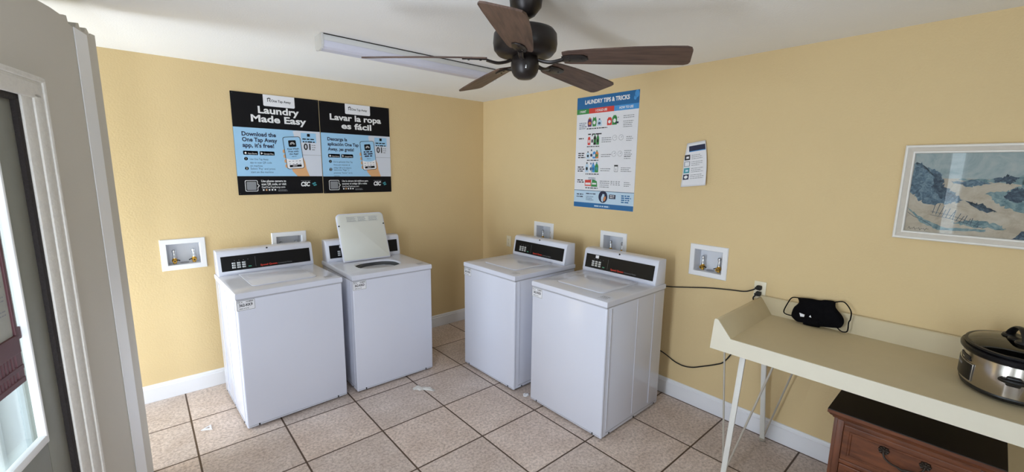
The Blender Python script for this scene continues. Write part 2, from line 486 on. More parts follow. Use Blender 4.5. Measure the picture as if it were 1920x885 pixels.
wall_cells([-1.0, 0.12], [0, HC], [(-.86, .15, -.12, 2.12)], lambda u, v, d: (XL - d, u, v), M_GREY, 'wall_alcove', 0.1)

# angled wall on the left with the glazed door: s runs from its free end towards the camera, n is the room side
E0 = Vector((-2.991, -0.920, 0)); DS = Vector((-0.2462, -0.9692, 0)); NS = Vector((0.9692, -0.2462, 0))
MC = Matrix((DS, NS, Vector((0, 0, 1)))).transposed().to_4x4(); MC.translation = E0   # local (s, n, z)
TOPC = 2.288
S_D0, S_D1 = 0.72, 1.62        # door opening along s
TOPD = 1.92
wl = thing('wall_left', 'x', 'wall'); del wl['label']; del wl['category']; wl.matrix_world = MC; struct(wl)
b = MB(); b.use(M_GREY)
S_END = 4.75
# the face stops a little short of the ceiling with a torn upper edge near its free end
rag = [(0.0, TOPC - .004), (.05, TOPC - .008), (.062, TOPC - .020), (.075, TOPC - .008), (.09, TOPC + .004), (.105, TOPC + .002), (.112, TOPC - .016), (.14, TOPC - .022), (.165, TOPC - .012), (.172, TOPC + .004), (.20, TOPC - .004), (.21, TOPC - .026),
       (.25, TOPC - .030), (.275, TOPC - .026), (.285, TOPC + .002), (.31, TOPC - .002), (.335, TOPC - .010), (.42, TOPC - .008), (.52, TOPC - .012), (S_END, TOPC - .016)]
outl = [(0, 0), (S_D0, 0), (S_D0, TOPD), (S_D1, TOPD), (S_D1, 0), (S_D1 + .25, 0), (S_D1 + .25, .3), (S_D1 + 1.45, .3), (S_D1 + 1.45, 2.15), (S_D1 + .25, 2.15), (S_D1 + .25, TOPC), ]
def strip(b, s0, s1, z0, z1): b.box((s0, -.10, z0), (s1, 0, z1))
# piers
def toppts(s0, s1):
    pts = [q for q in rag if s0 < q[0] < s1]
    def at(s):
        for (a, za), (c, zc) in zip(rag, rag[1:]):
            if a <= s <= c: return za + (zc - za) * (s - a) / (c - a)
    return [(s0, at(s0))] + pts + [(s1, at(s1))]
def panel(s0, s1, z0, ztop=None):
    tp = toppts(s0, s1) if ztop is None else [(s0, ztop), (s1, ztop)]
    pts = [(s1, z0), (s0, z0)] + tp
    b.prism(pts, 1, -.10, 0.0)
panel(0, S_D0, 0); panel(S_D0, S_D1, TOPD); panel(S_D1, 1.80, 0)
WINS = [(1.80, 2.30), (2.61, 2.765), (3.35, 4.40)]
for (a_, c_), nx in zip(WINS, (2.61, 3.35, S_END)):
    strip(b, a_, c_, 0, .32); panel(a_, c_, 2.2); panel(c_, nx, 0)
b.done('wall_panel', wl)
b = MB(); b.box((.03, -.40, 2.0), (S_END, -.34, HC + .02), M_SIDING); b.box((.48, -.345, 1.95), (.54, -.098, HC + .02), M_SIDING); b.done('header', wl)  # unseen boards added behind the wall top to block leaking skylight
tr = MB(); tr.box((.105, .0, 0), (.238, .004, TOPC - .028), M_BATTEN, .003)
o = struct(tr.done('trim_1', None)); o.matrix_world = MC
# side wall of the alcove (faces the exterior porch on its other side)
ex = E0.x; ey = E0.y
b = MB(); b.prism([(XL - .1, ey - .10), (XL - .1, ey), (ex - .46, ey), (ex - .46, ey - .10)], 2, 0, HC, M_SIDING)
b.prism([(ex - .46, ey - .10), (ex - .46, ey), (ex - .045, ey), (ex - .075, ey - .10)], 2, 0, TOPC - .03, M_SIDING); struct(b.done('wall_side'))

# baseboards
def baseboard(name, a, c, fn):
    b = MB(); pr = [(0, 0), (.016, 0), (.016, .100), (.011, .104), (.011, .114), (.006, .124), (0, .126)]
    A = [b.bm.verts.new(fn(a, d, z)) for d, z in pr]; B = [b.bm.verts.new(fn(c, d, z)) for d, z in pr]; b.use(M_TRIM)
    n = len(pr)
    for i in range(n): b.bm.faces.new((A[i], A[(i + 1) % n], B[(i + 1) % n], B[i]))
    b.bm.faces.new(A); b.bm.faces.new(B[::-1]); struct(b.done(name))
baseboard('baseboard_back', XL, 0, lambda t, d, z: (t, -d, z))
baseboard('baseboard_right', YR, -.016, lambda t, d, z: (-d, t, z))

# glazed door in the angled wall
dr = thing('door_1', 'x', 'door'); del dr['label']; del dr['category']; dr.matrix_world = MC; struct(dr)
b = MB()
CO = .592   # casing outer edge
b.box((CO, 0, 0), (CO + .022, .018, TOPD + .070), M_CAULK, .006)
b.box((CO + .020, 0, 0), (CO + .033, .012, TOPD + .058), M_CAULK, .004)
b.box((CO + .031, 0, 0), (CO + .090, .014, TOPD + .008), M_CAULK, .005)
b.box((CO + .090, -.02, 0), (S_D0 + .03, .008, TOPD), M_CAULK, .004)
b.box((CO, 0, TOPD + .05), (S_D1 + .16, .018, TOPD + .070), M_CAULK, .006)
b.box((CO + .03, 0, TOPD + .040), (S_D1 + .15, .012, TOPD + .052), M_CAULK, .003)
b.box((CO + .035, 0, TOPD - .01), (S_D1 + .13, .014, TOPD + .042), M_CAULK, .005)
b.box((S_D1 - .03, -.02, 0), (S_D1 + .17, .022, TOPD + .05), M_CAULK, .005)
b.done('casing', dr, True)
b = MB(); b.box((S_D0 + .028, -.035, 0), (S_D0 + .055, .002, TOPD), M_SEAL, .006); b.box((S_D0 + .03, -.035, TOPD - .03), (S_D1 - .03, .002, TOPD - .008), M_SEAL, .006)
b.done('weather_strip', dr, True)
GL0, GL1, GLZ0, GLZ1 = .892, 1.47, .74, 1.80
b = MB()
for lo, hi in (((S_D0 + .052, -.05, .01), (GL0, -.012, TOPD - .028)), ((GL1, -.05, .01), (S_D1 - .03, -.012, TOPD - .028)),
               ((GL0, -.05, .01), (GL1, -.012, GLZ0)), ((GL0, -.05, GLZ1), (GL1, -.012, TOPD - .028))):
    b.box(lo, hi, M_STILE, .003)
b.done('door_leaf', dr, True)
b = MB()
b.box((GL0, -.030, GLZ0), (GL0 + .014, -.006, GLZ1), M_BATTEN, .004); b.box((GL0, -.030, GLZ0), (GL1, -.006, GLZ0 + .03), M_BATTEN, .006)
b.box((GL1 - .014, -.030, GLZ0), (GL1, -.006, GLZ1), M_BATTEN, .004); b.box((GL0, -.030, GLZ1 - .02), (GL1, -.006, GLZ1), M_BATTEN, .004)
b.done('glazing_bead', dr, True)
b = MB(); b.box((GL0 + .005, -.036, GLZ0 + .005), (GL1 - .005, -.031, GLZ1 - .005), M_DOORGLASS); b.done('pane', dr)

# outside, seen through the door glass
b = MB(); b.box((-9, -9, -.22), (XL - .1, 3, -.12), M_CONC); b.box((XL - .1, -9, -.22), (3, -.5, -.12), M_CONC); struct(b.done('ground'))
b = MB()
for k in range(3):
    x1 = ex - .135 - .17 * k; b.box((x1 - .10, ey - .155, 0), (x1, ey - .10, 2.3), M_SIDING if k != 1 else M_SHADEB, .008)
struct(b.done('trim_2'))

# ------------------------------------------------------------------ washing machines
WW, WD, WH = 0.651, 0.680, 0.914


def superell(cx, cy, a, c, n=40, e=3.0):
    out = []
    for k in range(n):
        t = 2 * PI * k / n; x, y = math.cos(t), math.sin(t)
        out.append((cx + a * math.copysign(abs(x) ** (2 / e), x), cy + c * math.copysign(abs(y) ** (2 / e), y)))
    return out


HOLE_C, HOLE_A, HOLE_B = (-.015, .268), .178, .142


def make_washer(name, label, opened):
    t = thing(name, label, 'washing machine')
    hw = WW / 2
    # cabinet: wrapped sheet with folded front edges, side seams and kick slots
    b = MB(); b.use(M_ENAMEL)
    b.box((-hw + .003, .003, .012), (hw - .003, .028, .871), M_ENAMEL, .009, 3)          # front sheet
    b.box((-hw + .003, .022, .016), (hw - .003, WD - .004, .871), M_ENAMEL, .006, 2)     # body wrap
    for sx in (-1, 1):                                                                    # pressed side ribs
        for y0, y1 in ((.045, .045 + .012), (.335, .345), (.54, .548)):
            x = sx * (hw - .003); b.box((min(x, x + sx * .0025), y0, .06), (max(x, x + sx * .0025), y1, .862), M_ENAMEL, .001, 1)
    b.done('cabinet', t, True)
    b = MB()
    b.box((-hw + .02, .03, .002), (hw - .02, WD - .02, .016), M_RUBBER)
    b.box((-hw + .012, .0012, .0255), (hw - .012, .0032, .0275), M_SEAM)
    for x in (-.255, .255): b.box((x - .004, .0008, .016), (x + .004, .0035, .030), M_RUBBER)
    for sx in (-1, 1):
        x = sx * (hw - .003)
        b.box((min(x, x + sx * .0018), .05, .038), (max(x, x + sx * .0018), WD - .03, .042), M_SEAM)
        for y in (.08, .36, .62): b.box((min(x, x + sx * .002), y, .022), (max(x, x + sx * .002), y + .012, .03), M_RUBBER)
    b.done('kick_seam', t)
    for x in (-.27, .27):
        for y in (.06, WD - .06):
            b = MB(); b.lathe([(0, 0), (.02, 0), (.022, .006), (.012, .012), (.012, .016), (0, .016)], M_RUBBER, 14, c=(x, y, 0)); b.done('foot', t)
    b = MB(); b.box((-hw + .004, .0035, .869), (hw - .004, WD - .006, .8765), M_SEAM); b.done('deck_gap', t)
    # deck with the wash opening
    b = MB(); b.use(M_ENAMEL)
    z0, z1, r = .8755, WH, .010
    N = 40
    hole = superell(*HOLE_C, HOLE_A, HOLE_B, N, 2.6)
    def rectpt(k):
        a = 2 * PI * k / N + 0.0; x, y = math.cos(a), math.sin(a)
        cx, cy = HOLE_C; x0, x1, y0, y1 = -hw + r, hw - r, r, WD - r
        s = min(((x1 - cx) / x if x > 1e-9 else (x0 - cx) / x if x < -1e-9 else 1e9), ((y1 - cy) / y if y > 1e-9 else (y0 - cy) / y if y < -1e-9 else 1e9))
        return (cx + x * s, cy + y * s)
    outer = [list(rectpt(k)) for k in range(N)]
    for cx, cy in ((-hw + r, r), (hw - r, r), (hw - r, WD - r), (-hw + r, WD - r)):
        i = min(range(N), key=lambda k: (outer[k][0] - cx) ** 2 + (outer[k][1] - cy) ** 2); outer[i] = [cx, cy]
    H0 = [b.bm.verts.new((x, y, z1 - .012)) for x, y in superell(*HOLE_C, HOLE_A - .008, HOLE_B - .008, N, 2.6)]
    H1 = [b.bm.verts.new((x, y, z1)) for x, y in hole]
    def grow(d): return [(max(-hw, min(hw, x + (d if x >= hw - r - 1e-6 else -d if x <= -hw + r + 1e-6 else 0))), max(0, min(WD, y + (d if y >= WD - r - 1e-6 else -d if y <= r + 1e-6 else 0)))) for x, y in outer]
    rings = [H0, H1, [b.bm.verts.new((x, y, z1)) for x, y in outer], [b.bm.verts.new((x, y, z1 - r * .3)) for x, y in grow(r * .7)],
             [b.bm.verts.new((x, y, z1 - r)) for x, y in grow(r)], [b.bm.verts.new((x, y, z0 + .004)) for x, y in grow(r)], [b.bm.verts.new((x, y, z0)) for x, y in grow(r * .6)],
             ]
    for A, B in zip(rings, rings[1:]):
        for k in range(N): b.bm.faces.new((A[k], A[(k + 1) % N], B[(k + 1) % N], B[k]))
    b.done('deck', t, True)
    # lid recess surround and lid
    LX0, LX1, LY0, LY1 = -.205, .200, .118, .525
    lb = Flat(lambda u, v, l: (u, v, l))
    def lid_geo(b2, z, th):
        pts = []
        for (x, y, a0, rr) in ((LX1 - .035, LY1 - .008, 0, .008), (LX0 + .035, LY1 - .008, 90, .008), (LX0 + .035, LY0 + .035, 180, .035), (LX1 - .035, LY0 + .035, 270, .035)):
            if rr < .01: x += .027 if x > 0 else -.027
            for k in range(7):
                a = math.radians(a0 + 15 * k); pts.append((x + rr * math.cos(a), y + rr * math.sin(a)))
        return pts
    pts = lid_geo(None, 0, 0)
    b = MB(); b.prism(pts, 2, 0, .009, M_ENAMEL, .003)
    if opened:
        cx, cy = (LX0 + LX1) / 2, (LY0 + LY1) / 2
        inn = [(cx + (x - cx) * .955, cy + (y - cy) * .955) for x, y in pts]
        n = len(pts); b.use(M_LIDIN)
        A = [b.bm.verts.new((x, y, -.006)) for x, y in inn]; B = [b.bm.verts.new((x, y, 0.0)) for x, y in pts]
        for k in range(n): b.bm.faces.new((A[k], B[k], B[(k + 1) % n], A[(k + 1) % n])).material_index = 0
        f = b.bm.faces.new(A[::-1]); f.material_index = 1
    lid = b.done('lid', t, True)
    if opened:
        o = lid; o.location = (-.02, .452, WH + .004)
        # hinge along the rear edge; swing up until it rests on the console
        ang = -math.radians(180 - 69)
        sh = Matrix.Translation((-.02, .450, WH + .006)) @ Matrix.Rotation(ang, 4, 'X') @ Matrix.Translation((0, -LY1, 0))
        o.matrix_local = sh
        b = Flat(lambda u, v, l: (u, LY0 + v, -.0065 - l * .0004))
        for k in range(3):
            u0 = -.125 + k * .093
            b.rect(u0, .032, u0 + .088, .070, M_INKG if 0 else M_LIDIN, 1)
            b.line([(u0, .031), (u0 + .088, .031)], .0014, M_INKG); b.line([(u0, .071), (u0 + .088, .071)], .0014, M_INKG)
            bb = Flat(lambda u, v, l: (u, LY0 + v, -.0065 - l * .0004))
            b.bars(u0 + .004, .036, .08, 5, -.0072 * -1 * -1, M_INKG, 2, .003, seed=k)
        b.done('warning_text', lid)
        for sx in (LX0 + .012, LX1 - .012):
            b = MB(); b.lathe([(0, 0), (.006, 0), (.006, .008), (0, .009)], M_RUBBER, 12); o2 = b.done('bumper', lid)
            o2.location = (sx, LY0 + .105, -.002); o2.rotation_euler = (PI, 0, 0)
    else:
        lid.location = (0, 0, WH - .002)
        b = MB(); n = len(pts); cx, cy = (LX0 + LX1) / 2, (LY0 + LY1) / 2
        b.use(M_SEAM)
        A = [b.bm.verts.new((x, y, .0024)) for x, y in pts]; B = [b.bm.verts.new((cx + (x - cx) * 1.012, cy + (y - cy) * 1.012, .0024)) for x, y in pts]
        for k in range(n): b.bm.faces.new((A[k], A[(k + 1) % n], B[(k + 1) % n], B[k]))
        b.done('lid_gap', lid)
    if opened:
        b = MB(); c = (*HOLE_C, 0)
        b.lathe([(1.0, WH - .012), (1.0, WH - .022), (.97, WH - .026), (.99, WH - .05), (1.12, WH - .06), (1.12, .40), (.9, .34), (0, .34)], M_TUB, 40, HOLE_A, HOLE_B, c)
        tub = b.done('tub', t, True)
        b = MB(); b.lathe([(.93, WH - .036), (.93, WH - .055), (.86, WH - .062), (.84, WH - .05), (.86, WH - .036), (.93, WH - .036)], M_STEEL, 40, HOLE_A, HOLE_B, c)
        b.done('tub_ring', tub, True)
        b = MB(); b.lathe([(0, .74), (.12, .735), (.3, .66), (.32, .5), (.55, .42), (.6, .35)], M_PLASTIC, 24, HOLE_A, HOLE_B, c); b.done('agitator', tub, True)
    # console
    prof = [(.552, WH - .002), (.548, WH + .012), (.574, 1.070), (.582, 1.084), (.600, 1.090), (.672, 1.090), (.678, 1.084), (.678, WH - .002)]
    b = MB(); b.prism(prof, 0, -.318, .318, M_ENAMEL, .004)
    con = b.done('console', t, True)
    b = MB(); b.lathe([(0, 0), (.006, 0), (.006, .003), (0, .003)], M_RUBBER, 14); o = b.done('lock', con); o.location = (.0, .579, 1.081); o.rotation_euler = (math.radians(62), 0, 0)
    b = MB()
    for z in (.955, 1.06): b.lathe([(0, 0), (.004, 0), (.003, .002), (0, .002)], M_RUBBER, 10, c=(0, 0, z))
    for v in b.bm.verts: pass
    b.bm.free()
    # black control panel on the sloping face: local u across, v up the slope
    a0 = Vector((0, .548, WH + .012)); a1 = Vector((0, .574, 1.070)); sl = (a1 - a0).normalized(); nr = Vector((0, -sl.z, sl.y)).normalized()
    L = (a1 - a0).length
    def fp(u, v, l): q = a0 + sl * v + nr * (.0005 + l * .0006); return (u, q.y, q.z)
    b = MB(); b.use(M_BLACKGL)
    V0, V1, U = .018, L - .022, .296
    M = Matrix(((1, 0, 0, 0), (0, sl.y, nr.y, a0.y), (0, sl.z, nr.z, a0.z), (0, 0, 0, 1)))
    b.box((-U, V0, -.001), (U, V1, .0022), M_BLACKGL, .001, 1, M=M)
    pn = b.done('control_panel', t)
    def fq(u, v, l): q = a0 + sl * v + nr * (.0023 + l * .0005); return (u, q.y, q.z)
    for r_ in range(3):
        for c_ in range(3):
            b = MB(); x = -.232 + c_ * .031; y = .034 + r_ * .0155
            b.box((x, y, .002), (x + .022, y + .0115, .006), M_SILVER, .0015, 1, M=M); b.done('button', pn)
    b = MB(); b.box((-.132, .034, .002), (-.112, .042, .0045), M_GREEN, .0015, 1, M=M); b.done('start_button', pn)
    b = Flat(fq)
    b.text('Speed Queen', -.055, .030, .0125, M_RED, 1, w=.112, al='L', bold=.02)
    b.done('red_lettering', pn)
    b = Flat(fq); b.text('Commercial Washer', .064, .0305, .0085, M_INKG, 1, w=.098, al='L'); b.line([(-.085, .03), (-.085, .105)], .0012, M_INKG)
    for k in range(4): b.ell(-.215 + k * .028, .090, .0022, .0022, M_INKG, 1, 8)
    b.done('panel_print', pn)
    b = Flat(lambda u, v, l: (u, v, WH + .0002 + l * .0003))
    b.bars(.228, .086, .06, 4, .011, M_INKG, 1, .005, seed=4); b.line([(.222, .040), (.292, .040)], .0025, M_INKG)
    b.done('instruction_label', t)
    return t


def sticker(t, txt):
    b = MB(); b.box((-.322, .0022, .802), (-.222, .0034, .867), M_PAPER); s = b.done('id_sticker', t)
    b = Flat(lambda u, v, l: (-.322 + u, .0022 - l * .0003, .802 + v))
    for q in (((.002, .002), (.098, .002)), ((.098, .002), (.098, .063)), ((.098, .063), (.002, .063)), ((.002, .063), (.002, .002))): b.line(q, .0016, M_INKB)
    b.text('CSC #', .006, .050, .0085, M_INKB, 1, w=.026, al='L', bold=.015); b.text('NUMBER', .092, .050, .0085, M_INKB, 1, w=.040, al='R', bold=.015)
    b.text(txt, .050, .026, .0165, M_INKB, 1, w=.072, bold=.03); b.bars(.014, .010, .07, 1, .01, M_INKG, 1, .0045)
    b.done('sticker_text', s)


def price_tag(t, x=-.205):
    pn = [c for c in t.children if c.name.startswith('control_panel')][0]
    a0 = Vector((0, .548, WH + .012)); a1 = Vector((0, .574, 1.070)); sl = (a1 - a0).normalized(); nr = Vector((0, -sl.z, sl.y)).normalized()
    def fq(u, v, l): q = a0 + sl * v + nr * (.0023 + l * .0005); return (u, q.y, q.z)
    b = Flat(fq); b.rect(x, .098, x + .030, .120, M_PAPER, 1); b.done('price_tag', pn)


def copy_thing(src, label):
    r = src.copy(); COL.objects.link(r); r['label'] = label
    for ch in src.children:
        c = ch.copy(); COL.objects.link(c); c.parent = r
        for g in ch.children:
            d = g.copy(); COL.objects.link(d); d.parent = c
    return r


GW = 'top-load washers along the two walls'
w1 = make_washer('washing_machine', 'white top-load washer with closed lid, nearest the grey wall panel at far left', False)
w2 = make_washer('washing_machine', 'white top-load washer standing with its lid open', True)
w3 = copy_thing(w1, 'white top-load washer with closed lid closest to the room corner, on the right wall')
w4 = copy_thing(w1, 'white top-load washer with closed lid standing beside the folding table')
FITW = [(-2.5281, -.8467, .0398), (-1.8159, -.8416, -.0044), (-.9061, -.9268, .0099), (-.8794, -1.7343, .0053)]
for i, (w, (x, y, th)) in enumerate(zip((w1, w2, w3, w4), FITW)):
    rz = th + (0 if i < 2 else -PI / 2)
    w.location = (x + math.cos(rz) * WW / 2, y + math.sin(rz) * WW / 2, 0); w.rotation_euler = (0, 0, rz); w['group'] = GW
for w, tx in ((w1, '362-KK9'), (w2, '362-KKD'), (w3, '362-KK8'), (w4, '362-KKB')): sticker(w, tx)
price_tag(w2, -.215); price_tag(w4)


# ------------------------------------------------------------------ washer outlet boxes
def outlet_box(label):
    t = thing('washer_outlet_box', label, 'outlet box', group='recessed washer outlet boxes')
    # local: x across, y out of the room (into the wall), z up, origin at centre of the flange
    b = MB(); b.use(M_PLASTIC)
    o = [(-BW / 2, -BH / 2), (BW / 2, -BH / 2), (BW / 2, BH / 2), (-BW / 2, BH / 2)]; i_ = [(-IW / 2, -IH / 2), (IW / 2, -IH / 2), (IW / 2, IH / 2), (-IW / 2, IH / 2)]
    def ring(p, y): return [b.bm.verts.new((x, y, z)) for x, z in p]
    sc = lambda p, k: [(x * k, z * k) for x, z in p]
    R = [ring(o, -.0005), ring(o, -.004), ring(sc(o, .965), -.009), ring(sc(i_, 1.03), -.009), ring(i_, -.004)]
    for A, B in zip(R, R[1:]):
        for k in range(4): b.bm.faces.new((A[k], A[(k + 1) % 4], B[(k + 1) % 4], B[k]))
    b.done('flange', t)
    b = MB(); b.use(M_BOXIN); A = [b.bm.verts.new((x, -.004, z)) for x, z in i_]; B = [b.bm.verts.new((x * .97, BD, z * .97)) for x, z in i_]
    for k in range(4): b.bm.faces.new((A[k], A[(k + 1) % 4], B[(k + 1) % 4], B[k]))
    b.bm.faces.new(B)
    b.lathe([(.0, .0), (.026, 0), (.026, .003), (.02, .003), (.018, .001), (0, .001)], M_SEAM, 20, c=(0, .045, -IH / 2 * .97))
    b.done('recess', t)
    for x in (-.055, .058):
        y = .045; z = -IH / 2 * .97
        b = MB(); b.lathe([(0, 0), (.010, 0), (.010, .012), (.016, .014), (.016, .030), (.011, .033), (.011, .04), (0, .04)], M_BRASS, 16, c=(x, y, z))
        b.tube([(x, y, z + .022), (x, y - .030, z + .020)], [.009, .012], M_BRASS, 14)
        b.tube([(x, y - .0302, z + .020), (x, y - .0306, z + .020)], .0055, M_INKB, 12)
        v = b.done('valve', t, True)
        b = MB(); b.lathe([(0, .04), (.011, .04), (.011, .048), (.0085, .052), (.0085, .078), (.012, .082), (.012, .096), (.006, .102), (0, .103)], M_CHROME, 16, c=(x, y, z)); b.done('arrestor', v, True)
        b = MB(); sx = 1 if x < 0 else -1
        b.tube([(x, y - .004, z + .024), (x + sx * .018, y - .01, z + .026), (x + sx * .030, y - .014, z + .020)], [.005, .006, .007], M_RUBBER, 8, .5); b.done('handle', v, True)
    return t


lab = ['white recessed washer outlet box on the back wall, leftmost, fully visible', 'white recessed washer outlet box half hidden behind the leftmost washer console',
       'white recessed outlet box half hidden behind the washer console closest to the corner', 'white recessed outlet box peeking above the console of the washer beside the table',
       'white recessed washer outlet box fully visible on the right wall above the black cord']
bx = outlet_box(lab[0]); bx.location = (boxA[0][0], 0, boxA[0][1])
b2 = copy_thing(bx, lab[1]); b2.location = (boxA[1][0], 0, boxA[1][1])
for (y, z), l in zip(boxB, lab[2:]):
    q = copy_thing(bx, l); q.location = (0, y, z); q.rotation_euler = (0, 0, -PI / 2)


# ------------------------------------------------------------------ wall signs
SWD, SHT = .617, .768


def make_sign(label, es, loc):
    t = thing('wall_sign', label, 'sign', loc, 0, 'pair of laundry app signs')
    b = MB(); b.use(M_SIGNK); b.box((0, -.006, 0), (SWD, -.0008, SHT), M_SIGNK, .002, 1); b.done('panel', t)
    f = lambda u, v, l: (u * SWD, -.006 - l * .0004, v * SHT)
    K = SHT / SWD
    def N(): return Flat(lambda u, v, l: (u, -.006 - l * .0004, v))
    X = lambda u: u * SWD
    Y = lambda v: (1 - v) * SHT
    b = N(); b.rect(0.001, Y(.812), SWD - .001, Y(.335), M_SIGNB); b.done('blue_field', t)
    b = N(); b.rrect(X(.345), Y(.113), X(.705), SHT - .001 + .0, .010, M_SIGNW); b.rect(X(.345), Y(.03), X(.705), SHT - .001, M_SIGNW, 1.4)
    tb = b.done('logo_tab', t)
    b = N(); b.text('One Tap Away', X(.435), Y(.068), .018, M_INKB, 3, w=X(.225), al='L', bold=.012)
    u, v = X(.395), Y(.070)
    b.line([(u, v), (u, v + .022), (u + .014, v + .026), (u + .020, v + .016), (u + .010, v + .010), (u + .022, v)], .004, M_INKB, 3)
    b.line([(u - .004, v + .022), (u + .008, v + .030), (u + .022, v + .026)], .0035, M_INKB, 3)
    b.done('logo_text', tb)
    b = N()
    if es:
        b.text('Lavar la ropa', X(.50), Y(.188), .048, M_INKW, 2, w=X(.735), bold=.03); b.done('headline_line', t); b = N(); b.text('es fácil', X(.50), Y(.277), .048, M_INKW, 2, w=X(.43), bold=.03)
    else:
        b.text('Laundry', X(.515), Y(.186), .050, M_INKW, 2, w=X(.47), bold=.03); b.done('headline_line', t); b = N(); b.text('Made Easy', X(.515), Y(.272), .050, M_INKW, 2, w=X(.635), bold=.03)
    b.done('headline_line', t)
    b = N(); rows = ('Descarga la', 'aplicación One Tap', 'Away, ¡es gratis!') if es else ('Download the', 'One Tap Away', 'app, it\'s free!')
    wds = (.27, .43, .36) if es else (.375, .385, .345)
    for k, (r_, w_) in enumerate(zip(rows, wds)): b.text(r_, X(.085), Y(.415 + .055 * k), .026 if es else .030, M_NAVY, 2, w=X(w_), al='L', bold=.03)
    b.done('subheading', t)
    for k, (u0, u1, tx) in enumerate(((.085, .245, 'App Store'), (.262, .43, 'Google Play'))):
        b = N(); b.rrect(X(u0), Y(.602), X(u1), Y(.562), .005, M_SIGNK); g = b.done('store_badge', t)
        b = N(); b.text(tx, X(u0 + .048), Y(.594), .012, M_INKW, 2, w=X(u1 - u0 - .06), al='L')
        if k: b.P([(X(u0 + .014), Y(.594)), (X(u0 + .014), Y(.570)), (X(u0 + .038), Y(.582))], M_INKW, 2)
        else: b.ell(X(u0 + .025), Y(.584), .007, .008, M_INKW, 2, 12)
        b.done('badge_text', g)
    if es: st = (('1', .645, ('Usa la aplicación One Tap', 'Away para escanear el', 'código QR en la máquina')), ('2', .735, ('Selecciona "Pagar" y', 'presiona "Iniciar" en la', 'máquina')))
    else: st = (('1', .640, ('Use One Tap Away', 'app to scan QR code', 'on machine')), ('2', .735, ('Select \'Pay\' and press', 'start on the machine')))
    for n_, v_, ls in st:
        b = N(); b.ell(X(.11), Y(v_), .0125, .0125, M_NAVY); b.text(n_, X(.11), Y(v_) - .006, .012, M_INKW, 2, bold=.02); s_ = b.done('step', t)
        b = N()
        for k, l in enumerate(ls): b.text(l, X(.150), Y(v_ + .012 + .033 * k), .015 if not es else .0135, M_INKGB, 2, w=X(.0118 * len(l) + .015) if not es else X(.0107 * len(l)), al='L')
        b.done('step_text', s_)
    # drawn washer card, phone and hand
    b = N(); b.P([(X(.72), Y(.585)), (X(.66), Y(.345)), (X(.70), Y(.336)), (SWD - .001, Y(.336)), (SWD - .001, Y(.585))], M_SIGNL, 2)
    b.rect(X(.74), Y(.812), SWD - .001, Y(.587), M_SIGNL, 2); b.line([(X(.72), Y(.586)), (SWD - .001, Y(.586))], .002, M_INKG, 3)
    b.rect(X(.755), Y(.455), X(.945), Y(.355), M_SIGNB, 3); b.rrect(X(.832), Y(.392), X(.868), Y(.362), .003, M_SIGNK, 4)
    b.bars(X(.85), Y(.425), X(.16), 2, .022, M_SIGNK, 4, .009, ragged=.1, al='C'); b.text('01', X(.825), Y(.53), .048, M_INKB, 4, w=X(.085), bold=.03)
    b.bars(X(.885), Y(.485), X(.05), 3, .018, M_INKG, 4, .006)
    b.done('drawn_machine', t)
    b = N(); b.P([(X(.60), Y(.66)), (X(.74), Y(.56)), (X(.79), Y(.66)), (X(.80), Y(.73)), (X(.835), Y(.812)), (X(.685), Y(.812)), (X(.63), Y(.76))], M_SKIN, 4)
    for k in range(4):
        b.rrect(X(.525) + k * .004, Y(.575 + .05 * k), X(.60), Y(.535 + .05 * k), .012, M_SKIN, 4)
    b.done('drawn_hand', t)
    # phone leans slightly
    cu, cv, rot = X(.655), Y(.568), math.radians(5)
    c_, s_ = math.cos(rot), math.sin(rot)
    PH = lambda: Flat(lambda u, v, l: (cu + c_ * u - s_ * v, -.006 - l * .0004, cv + s_ * u + c_ * v))
    pw, ph = .062, .124
    b = PH(); b.rrect(-pw - .004, -ph - .004, pw + .004, ph + .004, .018, M_SIGNK, 5); p_ = b.done('drawn_phone', t)
    b = PH(); b.rrect(-pw, -ph, pw, ph, .015, M_SIGNW, 6); b.rect(-pw, -.034, pw, ph - .015, M_SIGNB, 7); b.rrect(-pw, ph - .035, pw, ph, .015, M_SIGNB, 7.3)
    b.P([(pw * math.cos(a), -.034 - .020 * math.sin(a)) for a in [PI * k / 16 for k in range(17)]], M_SIGNB, 7)
    b.rrect(-.028, .048, .028, .100, .008, M_SIGNK, 8)
    for r_ in (.016, .009): b.line([(r_ * math.cos(a), .066 + r_ * math.sin(a) * 1.1) for a in [PI * k / 10 for k in range(11)]], .0035, M_INKW, 9)
    if es: b.bars(0, .028, .085, 3, .019, M_NAVY, 8, .011, ragged=.2, al='C')
    else:
        for k, (s, w_) in enumerate((('First Wash', .085), ('Free with', .075), ('the App!', .066))): b.text(s, 0, .026 - .020 * k, .0125, M_NAVY, 8, w=w_, bold=.02)
    b.bars(0, -.030, .05, 1, .02, M_INKGB, 8, .004, al='C')
    for i in range(4):
        for j in range(2): b.rect(-.046 + .026 * i, -.068 - .02 * j, -.034 + .026 * i, -.064 - .02 * j, M_INKB if (i + j) % 3 == 0 else M_INKG, 8)
    b.rrect(-.045, -.113, .045, -.095, .003, M_SIGNK, 8); b.bars(-.022, -.107, .05, 1, .01, M_INKW, 9, .005)
    b.done('phone_screen', p_)
    # footer
    b = N(); u0, v0, u1, v1 = X(.075), Y(.965), X(.215), Y(.853)
    b.rrect(u0, v0, u1, v1, .010, M_INKW, 2); b.P([(u1 - .001, (v0 + v1) / 2 - .016), (u1 + .012, (v0 + v1) / 2), (u1 - .001, (v0 + v1) / 2 + .016)], M_INKW, 1.7)
    b.rrect(u0 + .004, v0 + .004, u1 - .004, v1 - .004, .008, M_SIGNK, 3); b.P([(u1 - .005, (v0 + v1) / 2 - .011), (u1 + .007, (v0 + v1) / 2), (u1 - .005, (v0 + v1) / 2 + .011)], M_SIGNK, 3.4)
